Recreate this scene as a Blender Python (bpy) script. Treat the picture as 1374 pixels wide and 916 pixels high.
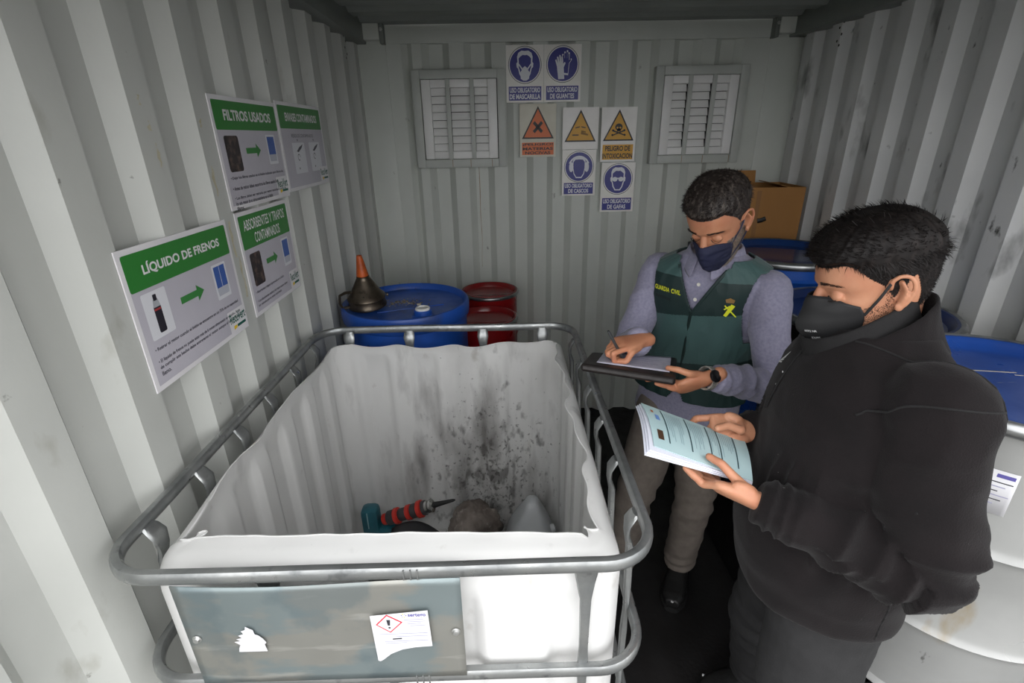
import bpy, bmesh, math, random
import numpy as np
from mathutils import Vector, Matrix, noise, Euler

for o in list(bpy.data.objects): bpy.data.objects.remove(o, do_unlink=True)
scene = bpy.context.scene
col = scene.collection
random.seed(7); RNG = np.random.default_rng(7)
R = math.radians

# ------------------------------------------------------------------ camera
CAM = dict(pos=(0.7379, -3.0949, 1.8148), yaw=0.0122, pitch=0.3899, roll=0.0186, f=668.838)
def setup_camera():
    y, p, r = CAM['yaw'], CAM['pitch'], CAM['roll']
    fw = Vector((0, math.cos(p), -math.sin(p))); rt = Vector((1, 0, 0)); dn = Vector((0, -math.sin(p), -math.cos(p)))
    u = math.cos(r)*rt + math.sin(r)*dn; v = -math.sin(r)*rt + math.cos(r)*dn
    Rz = Matrix.Rotation(-y, 3, 'Z')
    u, v, fw = Rz @ u, Rz @ v, Rz @ fw
    m = Matrix((u, -v, -fw)).transposed().to_4x4(); m.translation = CAM['pos']
    cd = bpy.data.cameras.new('camera'); cam = bpy.data.objects.new('camera', cd); col.objects.link(cam)
    cam.matrix_world = m; cd.sensor_fit = 'HORIZONTAL'; cd.sensor_width = 36; cd.lens = CAM['f']/1374*36
    cd.clip_start = .02; scene.camera = cam
setup_camera()

# ------------------------------------------------------------------ world: plain overcast sky, light comes in at the open end
world = bpy.data.worlds.new('overcast'); scene.world = world; world.use_nodes = True
wn, wl = world.node_tree.nodes, world.node_tree.links; bg = wn['Background']; bg.inputs[0].default_value = (.985, .985, 1.0, 1)
# bright overcast sky, a little darker towards the horizon
tcw = wn.new('ShaderNodeTexCoord'); sxw = wn.new('ShaderNodeSeparateXYZ'); mrw = wn.new('ShaderNodeMapRange'); mrw.inputs['From Min'].default_value = 0; mrw.inputs['From Max'].default_value = 1
SKY = 4.7; mrw.inputs['To Min'].default_value = SKY*.72; mrw.inputs['To Max'].default_value = SKY
wl.new(tcw.outputs['Generated'], sxw.inputs[0]); wl.new(sxw.outputs['Z'], mrw.inputs['Value']); wl.new(mrw.outputs['Result'], bg.inputs[1])
vs = scene.view_settings
vs.view_transform = 'Standard'; vs.look = 'None'; vs.gamma = 1; vs.use_curve_mapping = False; vs.exposure = -0.12

# ------------------------------------------------------------------ materials
def lin(h):
    if isinstance(h, str):
        h = h.lstrip('#'); c = [int(h[i:i+2], 16)/255 for i in (0, 2, 4)]
        return tuple(x/12.92 if x <= .04045 else ((x+.055)/1.055)**2.4 for x in c)
    return tuple(h)
MATS = {}
def mat(name, color, rough=.5, metal=0.0, color2=None, scale=8.0, lo=.35, hi=.65, detail=4.0, stretch=(1, 1, 1),
        bump=0.0, bump_scale=60.0, bump_stretch=(1, 1, 1), spots=None, rvar=0.0, spec=.5, sss=0.0, alpha=1.0, trans=0.0, sheen=0.0, coat=0.0):
    """procedural principled material: a two-colour noise mix, optional specks list [(colour, scale, lo, hi, stretch, amount)], noise bump"""
    if name in MATS: return MATS[name]
    m = bpy.data.materials.new(name); m.use_nodes = True; nt = m.node_tree; N = nt.nodes; L = nt.links
    b = N['Principled BSDF']; c = lin(color)
    b.inputs['Roughness'].default_value = rough; b.inputs['Metallic'].default_value = metal
    b.inputs['Specular IOR Level'].default_value = spec; b.inputs['Alpha'].default_value = alpha
    b.inputs['Transmission Weight'].default_value = trans; b.inputs['Sheen Weight'].default_value = sheen; b.inputs['Coat Weight'].default_value = coat
    if sss: b.inputs['Subsurface Weight'].default_value = sss; b.inputs['Subsurface Radius'].default_value = (.012, .005, .003)
    tc = N.new('ShaderNodeTexCoord')
    def noise_tex(sc, st, det):
        mp = N.new('ShaderNodeMapping'); mp.inputs['Scale'].default_value = st; L.new(tc.outputs['Object'], mp.inputs['Vector'])
        t = N.new('ShaderNodeTexNoise'); t.inputs['Scale'].default_value = sc; t.inputs['Detail'].default_value = det
        L.new(mp.outputs['Vector'], t.inputs['Vector']); return t.outputs['Fac']
    def ramp(fac, lo_, hi_):
        r = N.new('ShaderNodeMapRange'); r.inputs['From Min'].default_value = lo_; r.inputs['From Max'].default_value = hi_
        L.new(fac, r.inputs['Value']); return r.outputs['Result']
    cur = None
    if color2 is not None:
        f = ramp(noise_tex(scale, stretch, detail), lo, hi)
        mx = N.new('ShaderNodeMix'); mx.data_type = 'RGBA'; mx.inputs['A'].default_value = (*c, 1); mx.inputs['B'].default_value = (*lin(color2), 1)
        L.new(f, mx.inputs['Factor']); cur = mx.outputs['Result']
    for s in (spots or []):
        sc, ss, slo, shi, st, amt = s
        f = ramp(noise_tex(ss, st, 5), slo, shi)
        mu = N.new('ShaderNodeMath'); mu.operation = 'MULTIPLY'; mu.inputs[1].default_value = amt; L.new(f, mu.inputs[0])
        mx = N.new('ShaderNodeMix'); mx.data_type = 'RGBA'
        if cur is None: mx.inputs['A'].default_value = (*c, 1)
        else: L.new(cur, mx.inputs['A'])
        mx.inputs['B'].default_value = (*lin(sc), 1); L.new(mu.outputs[0], mx.inputs['Factor']); cur = mx.outputs['Result']
    if cur is None: b.inputs['Base Color'].default_value = (*c, 1)
    else: L.new(cur, b.inputs['Base Color'])
    if rvar:
        f = ramp(noise_tex(scale*2, (1, 1, 1), 3), .3, .7)
        mr = N.new('ShaderNodeMapRange'); mr.inputs['To Min'].default_value = max(0, rough-rvar); mr.inputs['To Max'].default_value = min(1, rough+rvar)
        L.new(f, mr.inputs['Value']); L.new(mr.outputs['Result'], b.inputs['Roughness'])
    if bump:
        bp = N.new('ShaderNodeBump'); bp.inputs['Strength'].default_value = 1; bp.inputs['Distance'].default_value = bump
        L.new(noise_tex(bump_scale, bump_stretch, 4), bp.inputs['Height']); L.new(bp.outputs['Normal'], b.inputs['Normal'])
    MATS[name] = m; return m

# ------------------------------------------------------------------ mesh helpers
class MB:
    def __init__(s): s.v = []; s.f = []; s.mi = []; s.cm = 0
    def add(s, vs_, fs):
        k = len(s.v); s.v += [tuple(map(float, v)) for v in vs_]; s.f += [tuple(i+k for i in f) for f in fs]; s.mi += [s.cm]*len(fs); return s
    def box(s, c, size, bevel=0.0, rot=None):
        bm = bmesh.new(); bmesh.ops.create_cube(bm, size=1)
        for v in bm.verts: v.co = Vector((v.co.x*size[0], v.co.y*size[1], v.co.z*size[2]))
        if bevel: bmesh.ops.bevel(bm, geom=bm.edges[:], offset=bevel, segments=2, affect='EDGES', profile=.5)
        M = rot if rot is not None else Matrix.Identity(3)
        bm.verts.index_update()
        s.add([M @ v.co + Vector(c) for v in bm.verts], [[v.index for v in f.verts] for f in bm.faces]); bm.free(); return s
    def rings(s, rs, closed=False, cap=True, wrap=True):
        n = len(rs[0]); vs_ = [p for r in rs for p in r]; fs = []; m = len(rs)
        for i in range(m if closed else m-1):
            for j in range(n if wrap else n-1):
                a, b = i*n+j, i*n+(j+1) % n; c, d = ((i+1) % m)*n+(j+1) % n, ((i+1) % m)*n+j
                fs.append((a, b, c, d))
        if cap and not closed: fs.append(tuple(range(n-1, -1, -1))); fs.append(tuple((m-1)*n+j for j in range(n)))
        return s.add(vs_, fs)
    def tube(s, pts, ru, rv=None, n=8, up=(0, 0, 1), closed=False, sq=2.0):
        rv = ru if rv is None else rv; P = [Vector(p) for p in pts]; rs = []; m = len(P); U = Vector(up); prev = None
        for i, p in enumerate(P):
            if closed: t = P[(i+1) % m]-P[i-1]
            else: t = P[min(i+1, m-1)]-P[max(i-1, 0)]
            t.normalize(); a = t.cross(U)
            if a.length < .05: a = prev.copy() if prev else t.cross(Vector((1, .3, 0)))
            a.normalize()
            if prev and a.dot(prev) < 0: a = -a
            prev = a; b = a.cross(t); 
            k = ru[i] if hasattr(ru, '__len__') else ru; l = rv[i] if hasattr(rv, '__len__') else rv
            r = []
            for j in range(n):
                q = 2*math.pi*j/n; cq, sq_ = math.cos(q), math.sin(q)
                cx = math.copysign(abs(cq)**(2/sq), cq); sx = math.copysign(abs(sq_)**(2/sq), sq_)
                r.append(p+a*cx*k+b*sx*l)
            rs.append(r)
        return s.rings(rs, closed=closed)
    def lathe(s, prof, n=32, c=(0, 0, 0), M=None, cap=False):
        rs = []
        for r, z in prof:
            ring = [Vector((r*math.cos(2*math.pi*j/n), r*math.sin(2*math.pi*j/n), z)) for j in range(n)]
            if M is not None: ring = [M @ q for q in ring]
            rs.append([q+Vector(c) for q in ring])
        return s.rings(rs, cap=cap)
    def poly(s, pts, z=0.0, M=None):
        v = [Vector((p[0], p[1], z)) for p in pts]
        if M is not None: v = [M @ q for q in v]
        return s.add(v, [tuple(range(len(v)))])
    def build(s, name, mats, parent=None, smooth=True, angle=38, recalc=True):
        me = bpy.data.meshes.new(name); me.from_pydata(s.v, [], s.f)
        for m in (mats if isinstance(mats, (list, tuple)) else [mats]): me.materials.append(m)
        if any(s.mi): me.polygons.foreach_set('material_index', s.mi)
        return finish(me, name, parent, smooth, angle, recalc)
def finish(me, name, parent=None, smooth=True, angle=38, recalc=True):
    if recalc:
        bm = bmesh.new(); bm.from_mesh(me); bmesh.ops.recalc_face_normals(bm, faces=bm.faces[:]); bm.to_mesh(me); bm.free()
    if smooth:
        me.shade_smooth(); me.set_sharp_from_angle(angle=R(angle))
    o = bpy.data.objects.new(name, me); col.objects.link(o)
    if parent is not None: o.parent = parent
    return o
def tag(o, label=None, cat=None, group=None, kind=None):
    if label: o['label'] = label
    if cat: o['category'] = cat
    if group: o['group'] = group
    if kind: o['kind'] = kind
    return o
def thing(name, label, cat, loc=(0, 0, 0), rot=(0, 0, 0), group=None):
    o = bpy.data.objects.new(name, None); col.objects.link(o); o.location = loc; o.rotation_euler = rot; o.empty_display_size = .1
    return tag(o, label, cat, group)
def struct(o): o['kind'] = 'structure'; return o
def put(name, mesh, parent, loc=(0, 0, 0), rot=(0, 0, 0)):
    o = bpy.data.objects.new(name, mesh); col.objects.link(o); o.location = loc; o.rotation_euler = rot
    if parent is not None: o.parent = parent
    return o
def arc_pts(cx, cy, r, a0, a1, n):
    return [(cx+r*math.cos(a0+(a1-a0)*i/(n-1)), cy+r*math.sin(a0+(a1-a0)*i/(n-1))) for i in range(n)]
def circle(r, cx=0, cy=0, n=40, ry=None):
    ry = r if ry is None else ry
    return [(cx+r*math.cos(2*math.pi*i/n), cy+ry*math.sin(2*math.pi*i/n)) for i in range(n)]
def rrect(x0, y0, x1, y1, r, n=5):
    p = []
    for cx, cy, a in ((x1-r, y0+r, -90), (x1-r, y1-r, 0), (x0+r, y1-r, 90), (x0+r, y0+r, 180)):
        p += arc_pts(cx, cy, r, R(a), R(a+90), n)
    return p
def text_mesh(s, x0, y0, x1, y1, z, bold=0.0, align='CENTER', fit=True, mono=False):
    """lettering fitted into the box x0..x1, y0..y1 as a flat mesh at height z"""
    cu = bpy.data.curves.new('t', 'FONT'); cu.body = s; cu.align_x = align; cu.offset = bold; cu.size = 1; cu.space_line = .95; cu.resolution_u = 3
    ob = bpy.data.objects.new('t', cu); col.objects.link(ob)
    dg = bpy.context.evaluated_depsgraph_get(); dg.update()
    me = bpy.data.meshes.new_from_object(ob.evaluated_get(dg)); bpy.data.objects.remove(ob); bpy.data.curves.remove(cu)
    n = len(me.vertices); a = np.zeros(n*3); me.vertices.foreach_get('co', a); a = a.reshape(-1, 3)
    lo, hi = a.min(0), a.max(0); sx = (x1-x0)/(hi[0]-lo[0]); sy = (y1-y0)/(hi[1]-lo[1])
    if not fit: sx = min(sx, sy); sy = sx
    a[:, 0] = x0+(a[:, 0]-lo[0])*sx; a[:, 1] = y0+(a[:, 1]-lo[1])*sy; a[:, 2] = z
    me.vertices.foreach_set('co', a.ravel()); me.update(); return me
def text(s, box, z, m, parent, name='lettering', bold=.0, align='CENTER', fit=True):
    me = text_mesh(s, box[0], box[1], box[2], box[3], z, bold, align, fit); me.materials.append(m)
    return put(name, me, parent)
def flat(name, pts, z, m, parent, hole=None):
    mb = MB()
    if hole is None: mb.poly(pts, z)
    else:
        n = len(pts); mb.add([(p[0], p[1], z) for p in pts]+[(p[0], p[1], z) for p in hole], [(i, (i+1) % n, n+(i+1) % n, n+i) for i in range(n)])
    me_o = mb.build(name, m, parent, smooth=False, recalc=False); return me_o
# ================================================================== the container
XL, XR, YB, YF, ZT = -.025, 2.355, 0.0, -2.66, 2.372
wall_paint = mat('wall_paint', '#c2c4bf', .42, color2='#b9bbb6', scale=3, spots=[('#8f8c80', 9, .66, .76, (1, 1, .5), .55), ('#5c5a52', 26, .73, .78, (1, 1, 1), .8), ('#a59a7a', 7, .74, .84, (1, 1, .35), .4)], bump=.0006, bump_scale=40)
wall_dirty = mat('wall_paint_scuffed', '#d0d1cf', .42, color2='#c6c7c5', scale=3, spots=[('#4a4a46', 7, .62, .72, (1, 1, .4), .75), ('#26261f', 18, .68, .74, (1, 1, .6), .9)], bump=.0006, bump_scale=40)
back_paint = mat('back_paint', '#ccd0c9', .45, color2='#c4c8c1', scale=3, spots=[('#6f706a', 22, .72, .78, (1, 1, .6), .7)], bump=.0005, bump_scale=40)
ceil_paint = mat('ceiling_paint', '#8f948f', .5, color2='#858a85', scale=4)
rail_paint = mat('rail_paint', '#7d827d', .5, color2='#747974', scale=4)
floor_mat = mat('floor_dark', '#1c1a1a', .55, color2='#100f0f', scale=5, spots=[('#4a4644', 60, .72, .8, (1, 1, 1), .6)], bump=.001, bump_scale=60, rvar=.15)
def corrugation(x0, x1, start, pitch, flat_in, slope, depth=.036):
    """profile points (s, d): d=0 on ridges, d=depth in the valleys; 'start' is where a ridge begins"""
    pts = []; k = math.floor((x0-start)/pitch)-1
    while start+k*pitch < x1+pitch:
        a = start+k*pitch
        for s, d in ((a, 0), (a+flat_in, 0), (a+flat_in+slope, depth), (a+pitch-slope, depth)): pts.append((s, d))
        k += 1
    out = [(x0, np.interp(x0, [p[0] for p in pts], [p[1] for p in pts]))]+[p for p in pts if x0 < p[0] < x1]+[(x1, np.interp(x1, [p[0] for p in pts], [p[1] for p in pts]))]
    return out
def wall_sheet(name, prof, place, z0, z1, m, t=.004):
    mb = MB(); n = len(prof); inner = []; outer = []
    # shift outer skin along the profile's own normal direction (straight back is enough for steel sheet)
    v = [place(s, d, z) for z in (z0, z1) for s, d in prof]+[place(s, d+t, z) for z in (z0, z1) for s, d in prof]
    f = []
    for i in range(n-1):
        f.append((i, i+1, n+i+1, n+i)); f.append((2*n+i, 3*n+i, 3*n+i+1, 2*n+i+1))
        f.append((i, 2*n+i, 2*n+i+1, i+1)); f.append((n+i, n+i+1, 3*n+i+1, 3*n+i))
    f.append((0, n, 3*n, 2*n)); f.append((n-1, 3*n-1, 4*n-1, 2*n-1))
    return struct(mb.add(v, f).build(name, m, smooth=False))
pl = corrugation(YF, .05, -2.342-.078, .2345, .078, .037)
wall_left = wall_sheet('wall_left', pl, lambda s, d, z: (XL-d, s, z), 0, 2.33, wall_paint)
pr = corrugation(YF, .05, -1.285, .2245, .075, .037)
wall_right = wall_sheet('wall_right', pr, lambda s, d, z: (XR+d, s, z), 0, 2.33, wall_dirty)
pb = [(.12, 0), (.205, 0), (.235, .03)]+[q for q in corrugation(.262, 2.13, .463, .229, .079, .038, .034)]+[(2.15, 0), (2.235, 0)]
wall_back = wall_sheet('wall_back', pb, lambda s, d, z: (s, YB+d, z), 0, 2.29, back_paint)
# back corner posts, header, brackets
def sbox(name, c, size, m, bevel=.004): return struct(MB().box(c, size, bevel).build(name, m, smooth=True))
sbox('trim_1', (.033, .031, 1.15), (.186, .07, 2.3), back_paint); sbox('trim_2', (2.307, .031, 1.15), (.19, .07, 2.3), back_paint)
sbox('trim_3', (1.165, .03, 2.335), (2.6, .07, .10), back_paint)        # header over the back wall
sbox('trim_4', (.045, -.01, 2.335), (.125, .1, .075), back_paint); sbox('trim_5', (2.285, -.01, 2.335), (.125, .1, .075), back_paint)
for i, x in enumerate((.118, 2.213)):
    br = MB().box((x, -.012, 2.33), (.022, .085, .10), .003).build(f'trim_{6+i}', rail_paint); struct(br)
    MB().lathe([(.007, 0), (.009, .002), (.0, .003)], 12, (x, -.056, 2.345), Matrix.Rotation(R(90), 3, 'X')).build('bolt', mat('bolt_bright', '#c9cac8', .3, .9), br)
# side top rails and roof
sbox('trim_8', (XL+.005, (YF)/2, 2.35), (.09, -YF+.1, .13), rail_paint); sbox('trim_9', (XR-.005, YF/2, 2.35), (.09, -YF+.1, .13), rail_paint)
pc = corrugation(YF, .03, -.10-.209*14, .209, .09, .03, .022)
mbc = MB(); n = len(pc)
mbc.add([(x, s, ZT+d) for x in (XL-.04, XR+.04) for s, d in pc]+[(x, s, ZT+d+.004) for x in (XL-.04, XR+.04) for s, d in pc],
        [(i, i+1, n+i+1, n+i) for i in range(n-1)]+[(2*n+i, 3*n+i, 3*n+i+1, 2*n+i+1) for i in range(n-1)])
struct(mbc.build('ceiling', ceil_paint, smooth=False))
struct(MB().box(((XL+XR)/2, YF/2, -.03), (XR-XL+.1, -YF+.1, .06)).build('floor', floor_mat, smooth=False))
# front corner posts and header of the open end, and the yard outside
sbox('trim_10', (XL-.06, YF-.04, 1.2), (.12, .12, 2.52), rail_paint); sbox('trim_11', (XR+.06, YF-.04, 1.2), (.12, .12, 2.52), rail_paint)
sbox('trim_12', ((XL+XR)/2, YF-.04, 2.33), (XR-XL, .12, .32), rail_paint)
yard = mat('yard_concrete', '#6f6e6b', .85, color2='#62615e', scale=2, bump=.002, bump_scale=30)
struct(MB().box((1.2, -4, -.17), (60, 60, .06)).build('ground_yard', yard, smooth=False))
# lashing holes high on the side walls
hole = mat('hole_dark', '#0b0b0b', .8)
for side, x, rz in ((wall_left, XL+.0008, 90), (wall_right, XR-.0008, -90)):
    for dy, dz in ((0, 0), (.028, -.02), (.004, -.05), (.03, -.075), (.008, -.095)):
        mb = MB().poly(circle(.006, n=12)); o = mb.build('lashing_hole', hole, side, smooth=False, recalc=False)
        o.location = (x, (-.26 if x < 1 else -.40)+dy, 2.285+dz); o.rotation_euler = (R(90), 0, R(rz))
# rust runs below the vents
rust = mat('rust', '#8a6a48', .8, color2='#a08a6c', scale=20)
def runs(x, z0, z1, w, y=-.0008):
    mb = MB(); n = 14; pts = []
    for i in range(n):
        t = i/(n-1); z = z0+(z1-z0)*t; ww = w*(1-.6*t)*(.7+.6*random.random()); xx = x+.004*math.sin(i*.9)*t
        pts.append(((xx-ww, z), (xx+ww, z)))
    mb.add([(p[k][0], y, p[k][1]) for p in pts for k in (0, 1)], [(2*i, 2*i+1, 2*i+3, 2*i+2) for i in range(n-1)])
    return mb.build('rust_run', rust, wall_back, smooth=False)
runs(.705, 1.65, 1.50, .0022, .012); runs(.600, 1.65, 1.05, .0018, .031)
# yellowish glue marks on the left wall between the posters
glue = mat('old_glue', '#c4c1ac', .6, color2='#b5ad8e', scale=60)
for yy, zz, ln in ((-1.915, 1.90, .02), (-1.90, 1.79, .05), (-1.905, 1.85, .02), (-1.70, 1.72, .08), (-1.675, 1.56, .10), (-1.665, 1.45, .12), (-1.70, 1.86, .02)):
    mb = MB(); pts = [(yy+random.uniform(-.006, .006)+(.004 if k else -.002), zz+ln*(i/5-.5)) for i in range(6) for k in (0, 1)]
    mb.add([(XL+.0006, a, b) for a, b in pts], [(2*i, 2*i+1, 2*i+3, 2*i+2) for i in range(5)])
    mb.build('glue_mark', glue, wall_left, smooth=False)

# ------------------------------------------------------------------ louvred vents on the back wall
vent_frame_m = mat('vent_frame_paint', '#c2c6c0', .45, color2='#b9bdb7', scale=6)
vent_white = mat('vent_white', '#f0f0ee', .4, color2='#e9e9e6', scale=10)
vent_dark = mat('vent_gap', '#20211f', .8)
def make_vent(x0, x1, label):
    z0, z1 = 1.655, 2.155; w = x1-x0; h = z1-z0
    t = thing('wall_vent', label, 'vent', (x0, -.001, z0), (R(90), 0, 0), 'louvred vents in the back wall')
    mb = MB(); fw = .045; d = .05                          # outer steel frame
    mb.box((fw/2, h/2, d/2), (fw, h, d), .003); mb.box((w-fw/2, h/2, d/2), (fw, h, d), .003)
    mb.box((w/2, fw/2, d/2), (w-2*fw, fw, d), .003); mb.box((w/2, h-fw/2, d/2), (w-2*fw, fw, d), .003); mb.build('frame', vent_frame_m, t)
    MB().box((w/2, h/2, .004), (w-.04, h-.04, .006)).build('backing', vent_dark, t, smooth=False)
    ix0, ix1, iy0, iy1 = fw+.004, w-fw-.004, fw+.002, h-fw-.002; g = .05; d2 = .038
    mb = MB()
    mb.box((ix0+g/2, (iy0+iy1)/2, .02+d2/2-.012), (g, iy1-iy0, d2), .003); mb.box((ix1-g/2, (iy0+iy1)/2, .02+d2/2-.012), (g, iy1-iy0, d2), .003)
    mb.box(((ix0+ix1)/2, iy0+g*.4, .02+d2/2-.012), (ix1-ix0-2*g, g*.8, d2), .003); mb.box(((ix0+ix1)/2, iy1-g*.4, .02+d2/2-.012), (ix1-ix0-2*g, g*.8, d2), .003)
    mb.build('louvre_frame', vent_white, t)
    bw = .024; c1 = ix0+(ix1-ix0)*.35; c2 = ix0+(ix1-ix0)*.67
    for c in (c1, c2):
        MB().box((c, (iy0+iy1)/2, .046), (bw, iy1-iy0+.004, .014), .002).build('mullion', vent_frame_m, t)
    ys0, ys1 = iy0+g*.8, iy1-g*.8; ns = 8; st = (ys1-ys0)/ns
    for (a, b) in ((ix0+g, c1-bw/2), (c1+bw/2, c2-bw/2), (c2+bw/2, ix1-g)):
        me = None
        for k in range(ns):
            if me is None:
                o = MB().box((0, 0, 0), (b-a-.001, st*.99, .004), .0008, Matrix.Rotation(R(-20), 3, 'X')).build('slat', vent_white, t); me = o.data
            else: o = put('slat', me, t)
            o.location = ((a+b)/2, ys0+st*(k+.5), .024)
            o.rotation_euler = (random.uniform(-.04, .04), 0, 0)
    for sx in (c1, c2, ix1-.02):                            # rust dribbles over the frame's lower edge
        MB().box((sx+random.uniform(-.03, .03), .022, d+.0006), (.003, .04, .0008)).build('rust_run', rust, t, smooth=False)
    return t
make_vent(.255, .765, 'louvred grey and white wall vent left of the safety signs')
make_vent(1.588, 2.098, "louvred grey and white wall vent above the bearded man in the green vest")

# ------------------------------------------------------------------ safety signs (local x right, y up, z out of the wall)
sg_white = mat('sign_white', '#f4f2ee', .35, color2='#eeece7', scale=12)
sg_cream = mat('sign_cream', '#d8d5c4', .4, color2='#d0ccba', scale=12)
sg_blue = mat('sign_blue', '#262b88', .35); sg_pic = mat('sign_picture_white', '#e4e6ee', .4); sg_grey = mat('sign_ring_grey', '#60646c', .4)
sg_yel = mat('sign_yellow', '#d9a017', .4); sg_org = mat('sign_orange', '#dd6a1e', .4); sg_blk = mat('sign_black', '#1d1c1c', .45)
T = .0025
def scale_pts(P, cx, cy, s): return [(cx+x*s, cy+y*s) for x, y in P]
def sym(P): return P+[(-x, y) for x, y in reversed(P)]
FACE = sym([(0, .80), (-.22, .82), (-.42, .70), (-.50, .48), (-.48, .18), (-.55, .10), (-.53, -.12), (-.44, -.2), (-.36, -.52), (-.2, -.78)])
FACE_IN = sym([(0, .58), (-.14, .60), (-.30, .50), (-.40, .40), (-.39, .12), (-.40, -.1), (-.34, -.25), (-.28, -.48), (-.15, -.68)])
def sign_base(label, x0, z0, w, h, m=None, group='safety signs on the back wall', off=.0):
    t = thing('safety_sign', label, 'sign', (x0, -.0015-off, z0), (R(90), 0, 0), group)
    MB().box((w/2, h/2, T/2), (w, h, T), .0006).build('panel', m or sg_white, t, smooth=False); return t
def mandatory(label, x0, z0, w, h, lines, pic, off=0.0):
    t = sign_base(label, x0, z0, w, h, None, off=off); r = w*.41; cx, cy = w/2, h-w*.47
    flat('ring', circle(r*1.08, cx, cy), T+.0003, sg_grey, t, circle(r*1.04, cx, cy))
    flat('disc', circle(r*.98, cx, cy), T+.0004, sg_blue, t); by0, by1 = h*.035, h*.285
    flat('caption_panel', [(w*.06, by0), (w*.94, by0), (w*.94, by1), (w*.06, by1)], T+.0004, sg_blue, t)
    hh = (by1-by0); text(lines[0], (w*.09, by0+hh*.56, w*.91, by0+hh*.92), T+.0008, sg_pic, t, bold=.03); 
    wl = .84*min(1, len(lines[1])/15+.12); text(lines[1], (w*(.5-wl/2), by0+hh*.10, w*(.5+wl/2), by0+hh*.46), T+.0008, sg_pic, t, bold=.03)
    pic(t, cx, cy, r); return t
def P_(name, pts, cx, cy, r, z, m, t): return flat(name, scale_pts(pts, cx, cy, r), T+z, m, t)
def pic_face(t, cx, cy, r):
    P_('face_outline', FACE, cx, cy, r, .0008, sg_pic, t); P_('face', FACE_IN, cx, cy-.02*r, r, .0011, sg_blue, t)
def pic_mask(t, cx, cy, r):
    pic_face(t, cx, cy, r)
    P_('mask_shape', sym([(0, -.06), (-.10, -.12), (-.30, -.42), (-.27, -.78), (-.1, -.9)]), cx, cy, r, .0014, sg_pic, t)
    for s in (-1, 1): flat('strap', scale_pts([(s*.48, .12), (s*.44, .16), (s*.14, -.2), (s*.2, -.28)], cx, cy, r), T+.0014, sg_pic, t)
def pic_gloves(t, cx, cy, r):
    def glove(dx, dy, ang, m, z, name, k=1.0):
        P = [(-.2, -.75), (.2, -.78), (.22, -.1), (.36, .12), (.33, .2), (.2, .12), (.2, .5), (.12, .54), (.1, .2), (.08, .62), (-.01, .64), (-.02, .2), (-.08, .56), (-.17, .54), (-.13, .18), (-.22, .42), (-.3, .38), (-.22, 0)]
        c, s = math.cos(R(ang)), math.sin(R(ang)); Q = [(k*(x*c-y*s)+dx, k*(x*s+y*c)+dy) for x, y in P]; P_(name, Q, cx, cy, r, z, m, t)
    glove(.22, .16, -4, sg_pic, .0008, 'glove_outline', 1.02); glove(.22, .15, -4, sg_blue, .0011, 'glove', .86); glove(-.16, -.1, 6, sg_pic, .0014, 'glove_front')
def pic_ears(t, cx, cy, r):
    flat('headband', arc_pts(cx, cy-.03*r, r*.78, R(20), R(160), 18)+arc_pts(cx, cy-.03*r, r*.66, R(160), R(20), 18), T+.0008, sg_pic, t)
    P_('face_outline', sym([(0, .66), (-.3, .62), (-.46, .40), (-.48, .0), (-.38, -.5), (-.2, -.78)]), cx, cy, r, .0009, sg_pic, t)
    P_('face', sym([(0, .50), (-.27, .48), (-.40, .32), (-.42, .0), (-.33, -.46), (-.17, -.70)]), cx, cy, r, .0012, sg_blue, t)
    for s in (-1, 1): P_('ear_cup', circle(.16, s*.56, -.02, 24, .34), cx, cy, r, .0014, sg_pic, t)
def pic_goggles(t, cx, cy, r):
    pic_face(t, cx, cy, r)
    for s in (-1, 1): P_('lens', circle(.19, s*.22, -.0, 24, .16), cx, cy, r, .0014, sg_pic, t)
    P_('bridge', [(-.5, .02), (.5, .02), (.5, .1), (-.5, .1)], cx, cy, r, .0013, sg_pic, t)
mandatory('blue mandatory sign with masked face reading USO OBLIGATORIO DE MASCARILLA', .771, 1.99, .206, .281, ('USO OBLIGATORIO', 'DE MASCARILLA'), pic_mask)
mandatory('blue mandatory sign with two gloves reading USO OBLIGATORIO DE GUANTES', .979, 1.99, .204, .281, ('USO OBLIGATORIO', 'DE GUANTES'), pic_gloves)
mandatory('blue mandatory sign with ear defenders reading USO OBLIGATORIO DE CASCOS', 1.089, 1.481, .198, .256, ('USO OBLIGATORIO', 'DE CASCOS'), pic_ears)
mandatory('blue mandatory sign with goggled face reading USO OBLIGATORIO DE GAFAS', 1.322, 1.382, .200, .282, ('USO OBLIGATORIO', 'DE GAFAS'), pic_goggles)
def warning(label, x0, z0, w, h, tri, cap, lines, pic, m, capc=None):
    t = sign_base(label, x0, z0, w, h, m); ht = w*.82; y1 = h-.012; y0 = y1-ht; cx = w/2; e = w*.44
    P3 = [(cx-e, y0), (cx+e, y0), (cx, y1)]
    def inset(P, k): gx = sum(p[0] for p in P)/3; gy = sum(p[1] for p in P)/3; return [(gx+(x-gx)*k, gy+(y-gy)*k) for x, y in P]
    flat('triangle_border', P3, T+.0003, sg_blk, t); flat('triangle', inset(P3, .86), T+.0006, tri, t)
    pic(t, cx, y0+ht*.36, w*.5)
    if cap:
        cy1 = y0-.02; flat('caption_panel', [(w*.06, .012), (w*.94, .012), (w*.94, cy1), (w*.06, cy1)], T+.0004, cap, t)
        n = len(lines); hh = (cy1-.012)/n
        for i, s in enumerate(lines):
            wl = (.84, .84, .70)[i] if n == 3 else (.72, .86)[i]
            b = .012+hh*(n-1-i); text(s, (w*(.5-wl/2), b+hh*.14, w*(.5+wl/2), b+hh*.84), T+.0008, sg_blk, t, bold=.03)
    return t
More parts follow.
